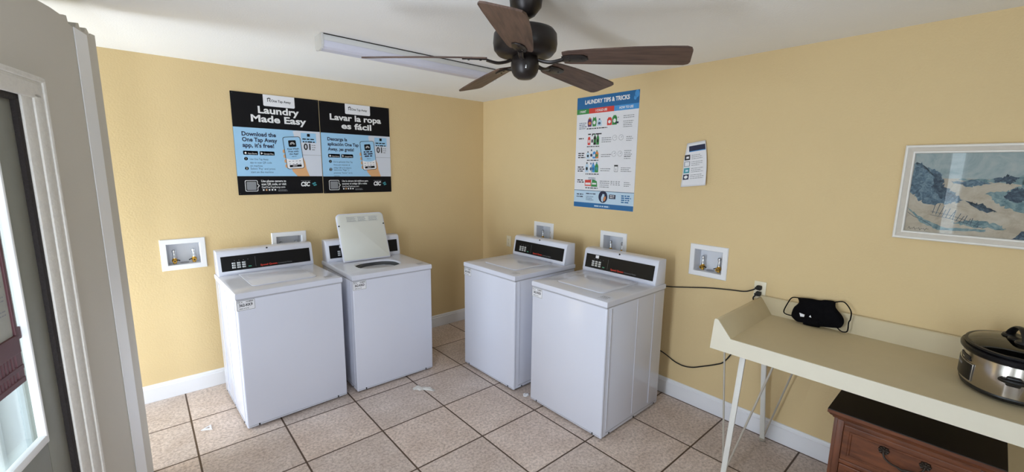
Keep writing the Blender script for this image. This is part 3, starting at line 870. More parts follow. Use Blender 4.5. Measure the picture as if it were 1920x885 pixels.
    b.rrect(u0 + .011, v0 + .011, u1 - .011, v1 - .011, .006, M_INKG, 4); b.done('footer_frame', t)
    b = N(); ls = ('Usa la cámara del teléfono para', 'escanear el código QR o visita', 'GetOneTapAway.com') if es else ('Use phone camera to', 'scan QR code, or visit', 'GetOneTapAway.com')
    for k, l in enumerate(ls): b.text(l, X(.255), Y(.872 + .031 * k), .0165 if not es else .0135, M_INKW, 2, w=X((.285, .285, .27)[k] if not es else (.38, .36, .24)[k]), al='L', bold=.022 if k < 2 else .0)
    for k in range(5):
        b.rrect(X(.265 + .033 * k), Y(.960), X(.283 + .033 * k), Y(.945), .002, M_INKW if k != 1 else M_SKIN, 2)
    b.bars(X(.44), Y(.957), X(.11), 2, .009, M_INKG, 2, .004)
    b.done('footer_text', t)
    b = N(); b.text('CSC', X(.72), Y(.918), .034, M_INKW, 2, w=X(.115), al='L', bold=.05, shear=.2)
    for (a, c) in ((.875, .893), (.895, .885), (.89, .91), (.905, .905)): b.ell(X(a), Y(c), .009, .006, M_TEAL, 2, 10)
    b.bars(X(.72), Y(.862), X(.17), 1, .01, M_INKG, 2, .003)
    b.done('footer_logo', t)
    for u_ in (.02, .98):
        for v_ in (.015, .985):
            b = MB(); b.lathe([(0, 0), (.004, 0), (.003, .002), (0, .0025)], M_INKB, 10); o = b.done('screw', t); o.location = (X(u_), -.006, Y(v_)); o.rotation_euler = (PI / 2, 0, 0)
    return t


make_sign('black and light blue laundry app sign in English, headed Laundry Made Easy', False, (-2.336, 0, 1.4635))
make_sign('black and light blue laundry app sign in Spanish, headed Lavar la ropa es facil', True, (-1.7145, 0, 1.4615))

# ------------------------------------------------------------------ tips poster on the right wall
PW, PHT = .611, .926
pt = thing('poster', 'tall white laundry tips and tricks poster with blue header on the right wall', 'poster', (0, -1.345, 1.372), -PI / 2)
b = MB(); b.box((0, -.004, 0), (PW, -.0006, PHT), M_PAPER); b.done('sheet', pt)
def PN(): return Flat(lambda u, v, l: (u * PW, -.004 - l * .0004, (1 - v) * PHT))
# in this builder u,v are fractions of the sheet, v downwards; text needs metric space
def PT(): return Flat(lambda u, v, l: (u, -.004 - l * .0004, v))
pX = lambda u: u * PW
pY = lambda v: (1 - v) * PHT
b = PT(); b.rect(0, pY(.105), PW, PHT, M_PBLUE)
for u, v, r in ((.03, .05, .018), (.965, .03, .02), (.94, .06, .012), (.3, .02, .010), (.78, .03, .007), (.20, .03, .014)): b.ell(pX(u), pY(v), r, r * 1.4, M_PBLUE2 if u > .9 else M_PBLUE, 2)
hd = b.done('header', pt)
b = PT(); b.text('LAUNDRY TIPS & TRICKS', pX(.5), pY(.064), .031, M_INKW, 3, w=pX(.72), bold=.04); b.done('header_text', hd)
for u0, u1, m, tx, w_ in ((0, .215, M_PGREEN, 'I WANT', .11), (.215, .63, M_PRED, 'I COULD USE', .19), (.63, 1, M_PBLUE2, 'HOW TO USE', .21)):
    b = PT(); b.rect(pX(u0), pY(.150), pX(u1), pY(.105), m); g = b.done('column_band', pt)
    b = PT(); b.text(tx, pX((u0 + u1) / 2), pY(.137), .018, M_INKW, 2, w=pX(w_), bold=.03); b.done('band_text', g)
def bottle(b, u, v, w, h, m, m2, sh=0):
    """small printed bottle, base centre u,v (metric)"""
    b.P([(u - w / 2, v), (u + w / 2, v), (u + w / 2, v + h * .62), (u + w * .22, v + h * .84), (u - w * .22, v + h * .84), (u - w / 2, v + h * .62)] if not sh else
        [(u - w * .4, v), (u + w * .4, v), (u + w * .5, v + h * .5), (u + w * .3, v + h * .9), (u - w * .3, v + h * .9), (u - w * .5, v + h * .5)], m, 2)
    b.rect(u - w * .16, v + h * .82, u + w * .16, v + h, m2, 3); b.ell(u, v + h * .36, w * .30, h * .18, m2, 3, 12)
rows = [(.245, 4), (.385, 3), (.520, 3), (.645, 3), (.765, 2)]
b = PT()
for x, h, m, m2, sh in ((.235, .075, M_PURPLE, M_ORANGE, 1), (.315, .085, M_PGREEN, M_INKW, 1), (.40, .06, M_PPALE, M_INKGB, 0), (.565, .075, M_PRED, M_INKW, 0), (.645, .09, M_PGREEN, M_INKW, 0)):
    if x == .565: b.done('product_picture', pt); b = PT()
    bottle(b, pX(x), pY(.265), .046, h, m, m2, sh)
b.done('product_picture', pt); b = PT()
for x, h, m, m2 in ((.235, .082, M_PRED, M_INKW), (.29, .088, M_INKW, M_INKB), (.335, .088, M_INKB, M_PGREEN), (.385, .088, M_PGREEN, M_INKB)): bottle(b, pX(x), pY(.428), .028, h, m, m2)
for x in (.215, .285, .345, .395): b.rect(pX(x), pY(.338), pX(x + .05), pY(.328), M_INKB, 3)
b.done('product_picture', pt); b = PT()
for x, h, m, m2 in ((.225, .060, M_PPALE, M_INKB), (.285, .075, M_INKW, M_NAVY), (.335, .07, M_PBLUE2, M_INKW), (.38, .068, M_ORANGE, M_PGREEN)): bottle(b, pX(x), pY(.550), .034, h, m, m2)
b.done('product_picture', pt); b = PT()
for x, h, m, m2 in ((.215, .085, M_PPALE, M_INKB), (.285, .080, M_INKW, M_PBLUE), (.325, .082, M_PBLUE2, M_PBLUE), (.385, .085, M_PGREEN, M_TEAL)): bottle(b, pX(x), pY(.675), .036, h, m, m2)
b.done('product_picture', pt); b = PT()
b.rect(pX(.19), pY(.800), pX(.30), pY(.745), M_PRED, 2); b.rect(pX(.20), pY(.79), pX(.29), pY(.77), M_INKW, 3); b.P([(pX(.30), pY(.805)), (pX(.41), pY(.805)), (pX(.40), pY(.755)), (pX(.32), pY(.735))], M_PGREEN, 2)
b.rect(pX(.32), pY(.785), pX(.39), pY(.77), M_INKW, 3); b.bars(pX(.25), pY(.73), .08, 2, .014, M_INKGB, 2, .006)
b.done('product_picture', pt)
for (v, n), k in zip(rows, range(5)):
    b = PT(); b.bars(pX(.05), pY(v - .012), pX(.13 if k else .14), n if k != 1 else 1, .017 if k else .015, M_INKB if k else M_INKGB, 2, .0085 if k else .006, ragged=.25, seed=k); b.done('row_title', pt)
for v, u, w_ in ((.287, .36, .36), (.447, .31, .22), (.570, .31, .20), (.695, .31, .24), (.822, .31, .22)):
    b = PT(); b.bars(pX(u), pY(v), pX(w_), 1, .02, M_INKB, 2, .0075, ragged=.05, al='C', seed=int(v * 99)); b.done('picture_caption', pt)
for v, n in ((.375, 3), (.52, 2), (.645, 2), (.755, 4)):
    b = PT(); b.bars(pX(.45), pY(v), pX(.17), n, .016, M_INKG, 2, .006, ragged=.15, seed=n); b.done('row_note', pt)
for v, u, w_, n in ((.20, .78, .17, 2), (.245, .78, .17, 4), (.375, .84, .10, 3), (.49, .82, .12, 4), (.54, .82, .10, 2), (.635, .78, .17, 3), (.76, .84, .10, 3)):
    b = PT(); b.bars(pX(u), pY(v), pX(w_), n, .014, M_INKG, 2, .005, ragged=.3, seed=n * 3); b.done('how_to_note', pt)
for u, v in ((.66, .375), (.76, .375), (.66, .512), (.755, .512)):
    b = PT(); b.line([(pX(u) + .021 * math.cos(a), pY(v) + .021 * math.sin(a)) for a in [2 * PI * k / 14 for k in range(15)]], .002, M_INKG, 2)
    b.line([(pX(u), pY(v)), (pX(u) + .010, pY(v) + .008)], .003, M_INKB if v > .5 else M_INKG, 2); b.done('dial_icon', pt)
b = PT()
for u in (.655, .70): b.ell(pX(u), pY(.205), .004, .004, M_INKB, 2, 8)
b.bars(pX(.655), pY(.255), pX(.055), 1, .02, M_NAVY, 2, .014, ragged=.02); b.done('dose_icon', pt); b = PT(); b.rrect(pX(.675), pY(.668), pX(.735), pY(.612), .006, M_INKG, 2); b.rrect(pX(.68), pY(.664), pX(.73), pY(.622), .005, M_PAPER, 3)
b.rect(pX(.675), pY(.618), pX(.735), pY(.608), M_INKB, 4); b.text('1', pX(.705), pY(.657), .020, M_INKB, 4); b.done('jar_icon', pt); b = PT()
for k in range(4): b.bars(pX(.63 + .04 * k), pY(.755), pX(.028), 3, .013, M_INKG, 2, .006, ragged=.1, seed=k)
b.done('care_icons', pt)
b = PT(); b.rect(0, pY(.955), PW, pY(.842), M_PPALE, 1); b.rect(0, pY(.845), PW, pY(.840), M_INKGB, 2)
b.text('', 0, 0, .01, M_INKB) if 0 else None
b.bars(pX(.05), pY(.885), pX(.12), 2, .02, M_NAVY, 2, .009, ragged=.1); b.bars(pX(.22), pY(.875), pX(.17), 1, .02, M_NAVY, 2, .008, ragged=.02); b.bars(pX(.22), pY(.90), pX(.14), 3, .014, M_INKGB, 2, .005)
b.bars(pX(.81), pY(.878), pX(.15), 4, .017, M_PBLUE, 2, .010, ragged=.3, seed=5); b.rect(pX(.615), pY(.905), pX(.72), pY(.868), M_NAVY, 2); b.bars(pX(.63), pY(.882), pX(.075), 2, .014, M_INKW, 3, .007, ragged=.1)
b.ell(pX(.515), pY(.892), .046, .050, M_NAVY, 2); b.P([(pX(.49), pY(.93)), (pX(.485), pY(.90)), (pX(.51), pY(.865)), (pX(.54), pY(.87)), (pX(.535), pY(.915)), (pX(.515), pY(.94))], M_PPALE, 3)
b.P([(pX(.515), pY(.925)), (pX(.525), pY(.895)), (pX(.56), pY(.885)), (pX(.565), pY(.905)), (pX(.545), pY(.93))], M_ORANGE, 3)
b.done('footer_box', pt)
b = PT(); b.rect(0, 0.0005, PW, pY(.955), M_PBLUE, 1); b.bars(pX(.5), pY(.985), pX(.26), 1, .02, M_PPALE, 2, .011, ragged=.02, al='C'); b.done('footer_band', pt)

# ------------------------------------------------------------------ curled leaflet
lf = thing('leaflet', 'small curled white leaflet with navy header taped to the right wall', 'leaflet', (0, -2.335, 1.59), -PI / 2)
LW, LH = .160, .300
def LM(u, v, l):
    # u to the right, v up; the sheet bows off the wall and leans a little
    uu, vv = u / LW, v / LH
    bow = .010 + .018 * (uu ** 2) * (1.15 - vv) + .012 * (max(0, .35 - uu) / .35) ** 2 * (1 - abs(vv - .55) * 1.2)
    lean = .010 * vv - .008 * (vv - .6) ** 2
    return (u * (1.24 - .24 * vv) - .010 + .012 * math.sin(vv * 2.6), -(bow + .001 + l * .0006), v + .022 * (uu - .5))
def lshape(): # torn/folded outline as column limits
    def left(vv): return .012 if vv < .25 else .012 + (.0 - .012) * 0 + (.020 * max(0, (vv - .62)) / .38 if vv > .62 else 0)
    return left
left = lshape()
b = Flat(LM); NU, NV = 10, 16
for j in range(NV):
    v0, v1 = LH * j / NV, LH * (j + 1) / NV
    for i in range(NU):
        def uu(k, v): l0 = left(v / LH); return l0 + (LW - l0) * k / NU
        b.P([(uu(i, v0), v0), (uu(i + 1, v0), v0), (uu(i + 1, v1), v1), (uu(i, v1), v1)], M_PAPER, 0)
bmesh.ops.remove_doubles(b.bm, verts=list(b.bm.verts), dist=1e-5)
o = b.done('sheet', lf, True); sm = o.modifiers.new('thick', 'SOLIDIFY'); sm.thickness = .0004
def lrect(b, u0, v0, u1, v1, m, l, n=6):
    for k in range(n):
        a, c = u0 + (u1 - u0) * k / n, u0 + (u1 - u0) * (k + 1) / n; b.P([(a, v0), (c, v0), (c, v1), (a, v1)], m, l)
b = Flat(LM); lrect(b, .045, .243, .156, .278, M_NAVY, 1, 8); lrect(b, .046, .238, .156, .243, M_PBLUE2, 1, 8); b.done('header', lf)
b = Flat(LM)
for k, m in enumerate((M_INKB, M_INKG, M_TEAL, M_NAVY)):
    v = .185 - .045 * k; lrect(b, .018, v, .052, v + .036, m, 1, 3)
    if k == 1: lrect(b, .022, v + .004, .048, v + .032, M_PAPER, 2, 3)
    elif k == 3: b.ell(.035, v + .018, .011, .011, M_INKW, 2, 12)
    else: lrect(b, .028, v + .010, .045, v + .024, M_PPALE if k else M_PAPER, 2, 2)
b.done('icons', lf)
b = Flat(LM)
for k in range(4):
    b.bars(.062, .212 - .045 * k, .085, 3, .012, M_INKG, 1, .0035, ragged=.4, seed=k + 3)
b.done('text_lines', lf)

# ------------------------------------------------------------------ framed beach picture
FW, FH = .66, .462
pc = thing('framed_picture', 'whitewashed framed print of beach dunes at the right edge of the wall', 'picture', (0, -3.508, 1.372), -PI / 2)
def frame_side(b, m_prof):
    # profile (inset, out) swept around the rectangle with mitred corners
    R = []
    for d, h, m in m_prof:
        R.append(([b.bm.verts.new(q) for q in ((d, -h, d), (FW - d, -h, d), (FW - d, -h, FH - d), (d, -h, FH - d))], m))
    for (A, ma), (B, mb) in zip(R, R[1:]):
        b.use(mb)
        for k in range(4): f = b.bm.faces.new((A[k], A[(k + 1) % 4], B[(k + 1) % 4], B[k])); f.material_index = b.mi
b = MB(); frame_side(b, [(0, 0, M_FRAMEL), (0, .022, M_FRAMEL), (.004, .026, M_FRAMEL), (.010, .026, M_FRAMEL), (.013, .021, M_FRAMEL), (.028, .013, M_FRAME), (.031, .016, M_FRAME), (.037, .016, M_FRAMEL), (.040, .009, M_FRAMEL)])
b.done('frame', pc)
I0 = .038; PWd, PHd = FW - 2 * I0, FH - 2 * I0
def PP(): return Flat(lambda u, v, l: (I0 + max(0, min(PWd, u)), -.004 - l * .0003, I0 + max(0, min(PHd, v))))
rnd = random.Random(3)
def blob(b, pts, m, l, jag=.006, n=9):
    out = []
    for (a, c), (d, e) in zip(pts, pts[1:] + pts[:1]):
        for k in range(n):
            t = k / n; out.append((a + (d - a) * t + rnd.uniform(-jag, jag), c + (e - c) * t + rnd.uniform(-jag, jag)))
    b.P(out, m, l)
b = PP(); b.rect(0, 0, PWd, PHd, M_SAND, 0); b.rect(0, .265, PWd, PHd, M_SKYP, 1); b.done('print', pc)
b = PP()
blob(b, [(.12, .262), (.30, .268), (.40, .29), (PWd, .285), (PWd, .262), (.4, .24), (.28, .25)], M_BUSHT, 2)
b.rect(.36, .20, PWd, .268, M_SEA, 2)
blob(b, [(.13, .235), (.30, .235), (.44, .20), (.44, .12), (.28, .13), (.17, .19)], M_SAND, 3)
blob(b, [(.14, .250), (.22, .262), (.27, .245), (.20, .225)], M_BUSH, 4); blob(b, [(.27, .258), (.31, .285), (.345, .275), (.33, .245)], M_BUSHD, 4)
blob(b, [(.26, .20), (.33, .215), (.36, .24), (.40, .215), (.46, .15), (.47, .12), (.36, .125), (.30, .155)], M_BUSHT, 4)
blob(b, [(.31, .19), (.345, .228), (.37, .225), (.395, .19), (.36, .165)], M_BUSHD, 5)
b.done('far_dunes', pc)
b = PP()
blob(b, [(0, .20), (.0, .335), (.02, .340), (.05, .315), (.085, .305), (.11, .265), (.115, .225), (.16, .195), (.19, .165), (.15, .145), (.08, .135), (.04, .155)], M_BUSH, 5, .007)
blob(b, [(.08, .22), (.085, .295), (.11, .262), (.12, .225), (.15, .20), (.17, .175), (.12, .165)], M_BUSHD, 6, .007)
blob(b, [(.20, .16), (.25, .15), (.30, .12), (.26, .115)], M_BUSHD, 4)
blob(b, [(.16, .055), (.25, .075), (.32, .06), (.34, .04), (.24, .045)], M_BUSHT, 4); blob(b, [(.36, .0), (.40, .045), (.46, .04), (.50, .0)], M_BUSHD, 4)
blob(b, [(0, .12), (.05, .075), (.14, .03), (.28, .035), (.28, .025), (.12, .018), (.06, .045)], M_BUSHT, 4, .003)
b.done('scrub', pc)
b = PP()
for k in range(14):
    u = .095 + .012 * k; v = .095 - .0042 * k; h = .045 - .0012 * k
    b.line([(u, v), (u + .004 + .012 * rnd.random(), v + h + rnd.uniform(-.008, .01))], .0022, M_BUSHD, 6)
b.line([(.088, .105), (.16, .090), (.26, .055)], .0018, M_BUSHD, 6); b.line([(.088, .088), (.16, .075), (.27, .040)], .0018, M_BUSHD, 6)
b.line([(.005, .095), (.03, .075), (.06, .062), (.10, .035)], .002, M_BUSHD, 6)
b.done('dune_fence', pc)
b = PP(); b.line([(.015 + .0045 * k, .012 + (.007 if k % 2 else 0) + .004 * math.sin(k * 1.7)) for k in range(18)], .0014, M_INKB, 6); b.done('signature', pc)
b = MB(); b.box((.038, -.0105, .038), (FW - .038, -.0090, FH - .038), M_PICGLASS); b.done('picture_glass', pc)

# ------------------------------------------------------------------ ceiling fan
FC = Vector((-1.612, -2.425, 0)); ZB = 2.155
fan = thing('ceiling_fan', 'dark bronze five-blade ceiling fan hanging over the middle of the room', 'ceiling fan', (FC.x, FC.y, 0))
b = MB(); b.lathe([(0, HC), (.066, HC), (.070, HC - .01), (.066, HC - .045), (.040, HC - .078), (.022, HC - .088), (.016, HC - .088), (0, HC - .088)], M_BRONZE, 32); b.done('canopy', fan, True)
b = MB(); b.lathe([(.0125, HC - .08), (.0125, 2.27), (.03, 2.275)], M_BRONZE, 16); b.done('downrod', fan, True)
b = MB(); b.lathe([(0, 2.288), (.03, 2.287), (.085, 2.281), (.122, 2.268), (.134, 2.252), (.137, 2.215), (.133, 2.19), (.118, 2.172), (.085, 2.163), (0, 2.163)], M_BRONZE, 48); b.done('motor_housing', fan, True)
b = MB(); b.lathe([(.052, 2.165), (.058, 2.15), (.060, 2.135), (.060, 2.118), (.055, 2.10), (.047, 2.086), (.030, 2.074), (0, 2.071)], M_BRONZE, 36); b.done('switch_housing', fan, True)
b = MB(); b.tube([(-.036, -.046, 2.118), (-.041, -.052, 2.116), (-.042, -.053, 2.112), (-.041, -.052, 2.105)], .0035, M_CHROME, 8); b.done('pull_chain_nub', fan, True)
def blade_pts():
    pts = []
    prof = [(.165, .044), (.19, .052), (.30, .061), (.45, .069), (.58, .072), (.645, .071), (.662, .062), (.668, .045)]
    return prof
bp = blade_pts(); bw = MB(); bw.use(M_BLADE)
top, bot = [], []
cols = []
for r_, h in bp:
    z = -.012 * ((r_ - .165) / .5) ** 2
    cols.append([bw.bm.verts.new((r_, s * h, z + dz)) for dz in (.003, -.003) for s in (-1, -.33, .33, 1)])
for A, B in zip(cols, cols[1:]):
    for k in range(3): bw.bm.faces.new((A[k], A[k + 1], B[k + 1], B[k])); bw.bm.faces.new((A[4 + k], B[4 + k], B[5 + k], A[5 + k]))
    bw.bm.faces.new((A[0], B[0], B[4], A[4])); bw.bm.faces.new((A[3], A[7], B[7], B[3]))
for C_ in (cols[0], cols[-1]):
    for k in range(3): bw.bm.faces.new((C_[k], C_[k + 1], C_[5 + k], C_[4 + k]))
bl0 = bw.done('blade', fan, True, angle=40)
bi = MB(); bi.use(M_BRONZE)
bi.prism([(.160, -.020), (.20, -.030), (.250, -.026), (.268, -.012), (.268, .012), (.250, .026), (.20, .030), (.160, .020)], 2, -.0085, -.0035, M_BRONZE, .0015)
bi.tube(spline([(.060, 0, -.006), (.085, 0, -.014), (.12, 0, -.018), (.165, 0, -.008)], 5), .011, M_BRONZE, 8, .6)
for x, y in ((.19, .012), (.19, -.012), (.24, 0)): bi.lathe([(0, -.0115), (.004, -.011), (.005, -.0085), (0, -.0085)], M_BRONZE, 8, c=(x, y, 0))
ir0 = bi.done('blade_iron', bl0, True)
for k, a in enumerate((-57, 7.5, 76, 146, 222)):
    if k == 0: o = bl0
    else:
        o = bl0.copy(); COL.objects.link(o); o.parent = fan; q = ir0.copy(); COL.objects.link(q); q.parent = o
    o.matrix_local = Matrix.Translation((0, 0, ZB)) @ Matrix.Rotation(math.radians(a), 4, 'Z') @ Matrix.Rotation(math.radians(-13), 4, 'X') @ Matrix.Rotation(math.radians(1.0), 4, 'Y')

# ------------------------------------------------------------------ ceiling light (switched off)
cl = thing('ceiling_light', 'white four-foot strip light, switched off, on the ceiling behind the fan', 'ceiling light', (-1.472, -1.245, 0))
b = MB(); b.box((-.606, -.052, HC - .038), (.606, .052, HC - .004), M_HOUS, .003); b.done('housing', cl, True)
b = MB(); b.box((-.598, -.0545, HC - .005), (.598, .0545, HC - .0005), M_SEAL); b.done('shadow_strip', cl)  # dark strip stands for the shadow line between housing and ceiling
b = MB(); b.prism([(-.055, HC - .036), (-.050, HC - .068), (-.030, HC - .078), (.030, HC - .078), (.050, HC - .068), (.055, HC - .036)], 0, -.600, .600, M_LENS, .002); b.done('lens', cl, True)
for sx in (-1, 1):
    b = MB(); b.prism([(-.057, HC - .001), (-.057, HC - .060), (-.045, HC - .080), (-.030, HC - .074), (-.018, HC - .083), (.018, HC - .083), (.030, HC - .074), (.045, HC - .080), (.057, HC - .060), (.057, HC - .001)], 0, sx * .600, sx * .612, M_HOUS, .0015); b.done('end_cap', cl)

# ------------------------------------------------------------------ wall sockets and cords
def socket(label, y, z):
    t = thing('wall_outlet', label, 'wall outlet', (0, y, z), -PI / 2, 'ivory duplex outlets')
    b = MB(); b.box((-.035, -.006, -.0575), (.035, -.0004, .0575), M_IVORY, .003); b.done('cover_plate', t, True)
    for s in (-1, 1):
        b = MB(); b.lathe([(0, 0), (.0165, 0), (.0165, .002), (0, .002)], M_IVORY, 20, 1, .85)
        for x in (-.006, .006): b.box((x - .001, -.002, .0020), (x + .001, .006, .0024), M_INKB)
        b.disc((0, -.008, .0022), .0025, M_INKB, 10)
        o = b.done('receptacle', t); o.location = (0, -.006, s * .0195); o.rotation_euler = (PI / 2, 0, 0)
    b = MB(); b.lathe([(0, 0), (.003, 0), (.002, .0012), (0, .0014)], M_BRASS, 10); o = b.done('screw', t); o.location = (0, -.006, 0); o.rotation_euler = (PI / 2, 0, 0)
    return t
socket('ivory wall outlet on the right wall near the room corner, nothing plugged in', -.458, .933)
socket('ivory wall outlet above the table end with two black plugs', -2.917, .951)
def cord(label, plug, pts):
    t = thing('power_cord', label, 'power cord', plug, 0, 'black cords plugged in above the table')
    P = Vector(plug)
    b = MB(); b.tube([Vector(q) - P for q in spline(pts, 8)], .0042, M_RUBBER, 8); b.done('cable', t, True)
    b = MB(); d = Vector(pts[1]) - Vector(pts[0])
    b.box((-.032, -.014, -.014), (-.0035, .014, .014), M_RUBBER, .005); b.tube([(-.028, 0, 0), Vector((-.036, .018, -.002)) if d.y > 0.0 and abs(d.z) < .03 else Vector((-.034, .010, -.016))], [.012, .006], M_RUBBER, 8)
    b.done('plug', t, True)
cord('black cord running level from the outlet to behind the washer beside the table', (-.006, -2.917, .9705),
     [(-.034, -2.905, .968), (-.036, -2.885, .952), (-.016, -2.83, .926), (-.010, -2.74, .915), (-.010, -2.6, .897), (-.010, -2.45, .868), (-.012, -2.33, .846), (-.012, -2.20, .83), (-.02, -2.10, .80)])
cord('black cord hanging from the lower plug behind the table and looping low along the wall', (-.006, -2.917, .9315),
     [(-.036, -2.905, .922), (-.034, -2.893, .900), (-.014, -2.896, .86), (-.010, -2.897, .74), (-.010, -2.86, .60), (-.010, -2.80, .50), (-.010, -2.745, .405), (-.010, -2.69, .365), (-.012, -2.60, .318), (-.012, -2.53, .285),
      (-.012, -2.46, .272), (-.012, -2.39, .283), (-.012, -2.34, .305), (-.012, -2.28, .325), (-.02, -2.15, .36)])

# ------------------------------------------------------------------ folding table along the right wall
YT1 = -4.62
ZT = .825
tb = thing('laundry_folding_table', 'long beige-topped white laminate folding table against the right wall', 'table', (-.33, -3.75, 0))
TO = Vector((-.33, -3.75, 0))
def tm(b, name, smooth=False, parent=None): return b.done(name, parent or tb, smooth, M=Matrix.Translation(-TO))
b = MB(); b.box((-.648, YT1, ZT - .028), (-.004, -2.99, ZT), M_LAMTOP, .002); tm(b, 'tabletop')
b = MB(); b.prism([(-.003, .782), (-.003, .925), (-.018, .925), (-.024, .920), (-.050, ZT - .001), (-.050, .782)], 1, YT1, -2.93, M_LAMTOP, .0015)
tm(b, 'backsplash', True)
b = MB(); b.prism([(-2.910, .746), (-2.921, .908), (-2.926, .914), (-2.938, .914), (-2.944, .909), (-3.012, ZT - .001), (-3.012, .746)], 0, -.650, -.006, M_LAMTOP, .0015)
tm(b, 'end_splash', True)
b = MB(); b.prism([(-2.9095, .745), (-2.9205, .908), (-2.9255, .9145), (-2.9385, .9145), (-2.9445, .909), (-3.0125, ZT + .0005), (YT1, ZT + .0005), (YT1, .745)], 0, -.656, -.6495, M_LAMEDGE, .001); tm(b, 'front_edge')
def hairpin(foot, bar_top, ra, rb):
    bx_ = Vector(bar_top); f = Vector(foot)
    b = MB(); d = bx_ - f
    w = Vector((.0, 1, 0)); w = (w - d.normalized() * w.dot(d.normalized())).normalized(); n = d.normalized().cross(w)
    M = Matrix((w, n, d.normalized())).transposed().to_4x4(); M.translation = f
    b.box((-.014, -.006, .014), (.014, .006, d.length), M_LEG, .002, M=M); lg = tm(b, 'leg', True)
    for q in (ra, rb):
        b = MB(); q = Vector(q); b.tube(spline([q, f + (q - f) * .06 + Vector((0, 0, .01)), f + Vector((0, .0, .012))], 6), .0052, M_WIRE, 8); tm(b, 'rod', True, lg)
    b = MB(); b.lathe([(0, 0), (.017, 0), (.019, .004), (.019, .012), (.013, .017), (0, .018)], M_WIRE, 18, c=f); tm(b, 'foot_pad', True, lg)
    b = MB(); b.box((bx_.x - .035, min(ra[1], rb[1]) - .01, .790), (bx_.x + .035, max(ra[1], rb[1]) + .01, .797), M_LEG, .001); tm(b, 'mounting_plate', False, lg)
hairpin((-.600, -3.022, 0), (-.567, -3.055, .792), (-.567, -2.948, .792), (-.567, -3.215, .792))
hairpin((-.072, -3.047, 0), (-.088, -2.990, .792), (-.088, -3.012, .792), (-.10, -3.235, .792))
hairpin((-.600, -4.515, 0), (-.567, -4.475, .792), (-.567, -4.58, .792), (-.567, -4.33, .792))
hairpin((-.072, -4.515, 0), (-.088, -4.475, .792), (-.088, -4.58, .792), (-.10, -4.33, .792))

# ------------------------------------------------------------------ black cloth mask leaning on the backsplash
mk = thing('face_mask', 'black cloth face mask with ear loops lying against the table backsplash', 'face mask', (-.105, -3.25, .826))
MA, MD_ = Vector((-.105, 0, .830)), Vector((.07, 0, .137)).normalized()
MN = Vector((-MD_.z, 0, MD_.x))
def mp_(u, v, h=0.0): return Vector((MA.x + MD_.x * v + MN.x * h + .105, -u, MA.z + MD_.z * v + MN.z * h - .826))
body = [(-.116, .149), (-.054, .157), (-.007, .158), (.02, .166), (.063, .167), (.073, .135), (.112, .093), (.124, .062), (.116, .032), (.095, .022), (.028, .010), (.022, .002), (-.019, -.001), (-.055, .0), (-.06, .008), (-.089, .007), (-.117, .025), (-.124, .042), (-.121, .084), (-.103, .119)]
sp = spline([(x, y, 0) for x, y in body + body[:1]], 4)[:-1]
cu_, cv_ = .0, .082
def bump_(u, v):  # folds
    return .014 + .010 * math.sin(u * 34 + 1) * math.cos(v * 30) + .006 * math.exp(-((u + .02) / .02) ** 2) + .010 * noise.noise(Vector((u * 25, v * 25, 3)))
rings = []
b = MB(); b.use(M_CLOTH); K = 9
for j in range(K + 1):
    k = j / K; e = math.sqrt(max(0, 1 - k ** 3))
    rings.append([b.bm.verts.new(mp_(cu_ + (p.x - cu_) * k, cv_ + (p.y - cv_) * k, .003 + e * max(.004, bump_(cu_ + (p.x - cu_) * k, cv_ + (p.y - cv_) * k)))) for p in sp] if j else [b.bm.verts.new(mp_(cu_, cv_, .003 + bump_(cu_, cv_)))])
back = [b.bm.verts.new(mp_(p.x, p.y, .0)) for p in sp]
n = len(sp)
for k in range(n): b.bm.faces.new((rings[0][0], rings[1][k], rings[1][(k + 1) % n]))
for A, B in zip(rings[1:], rings[2:] + [back]):
    for k in range(n): b.bm.faces.new((A[k], A[(k + 1) % n], B[(k + 1) % n], B[k]))
b.bm.faces.new(back)
b.done('mask_body', mk, True, angle=60)
for pts in ([(-.112, .147), (-.142, .139), (-.156, .101), (-.165, .05), (-.151, .035), (-.117, .033)], [(.058, .160), (.091, .174), (.114, .167), (.143, .129), (.148, .086), (.144, .067), (.147, .02), (.131, .009), (.114, .014), (.095, .030)]):
    b = MB(); b.tube(spline([mp_(u, v, .005) for u, v in pts], 6), .0032, M_CLOTH, 8); b.done('ear_loop', mk, True)
b = MB(); b.use(M_PAPER); b.poly([mp_(u, v, .034 + dz) for dz in (0, .001) for u, v in ((-.080, .054), (-.053, .050), (-.053, .036), (-.071, .034))], [(0, 1, 2, 3), (4, 5, 6, 7), (0, 1, 5, 4), (1, 2, 6, 5), (2, 3, 7, 6), (3, 0, 4, 7)])
b.poly([mp_(u, v, .034 + dz) for dz in (0, .001) for u, v in ((-.030, .043), (-.026, .054), (-.018, .041))], [(0, 1, 2), (3, 4, 5), (0, 1, 4, 3), (1, 2, 5, 4), (2, 0, 3, 5)]); b.done('care_tag', mk)

# ------------------------------------------------------------------ oval slow cooker
CK = Vector((-.305, -3.972, ZT + .0005)); CA, CB = .200, .148
ck = thing('slow_cooker', 'oval stainless slow cooker with black lid on the table', 'slow cooker', CK)
b = MB(); b.lathe([(0, .006), (.90, .006), (.955, .010), (.985, .022), (.975, .030)], M_BLACK, 64, CA, CB)
for x, y in ((.1, .07), (-.1, .07), (.1, -.07), (-.1, -.07)): b.lathe([(0, 0), (.012, 0), (.012, .008), (0, .008)], M_RUBBER, 12, c=(x, y, 0))
b.done('base', ck, True)
b = MB(); b.lathe([(.965, .024), (.985, .030), (.975, .09), (.965, .150), (.955, .154)], M_STAIN, 96, CA, CB); bd = b.done('body', ck, True)
b = MB(); b.lathe([(.950, .150), (1.02, .153), (1.055, .160), (1.06, .170), (1.04, .176), (.97, .178), (.955, .172)], M_BLACKGL, 72, CA, CB); b.done('crock_rim', ck, True)
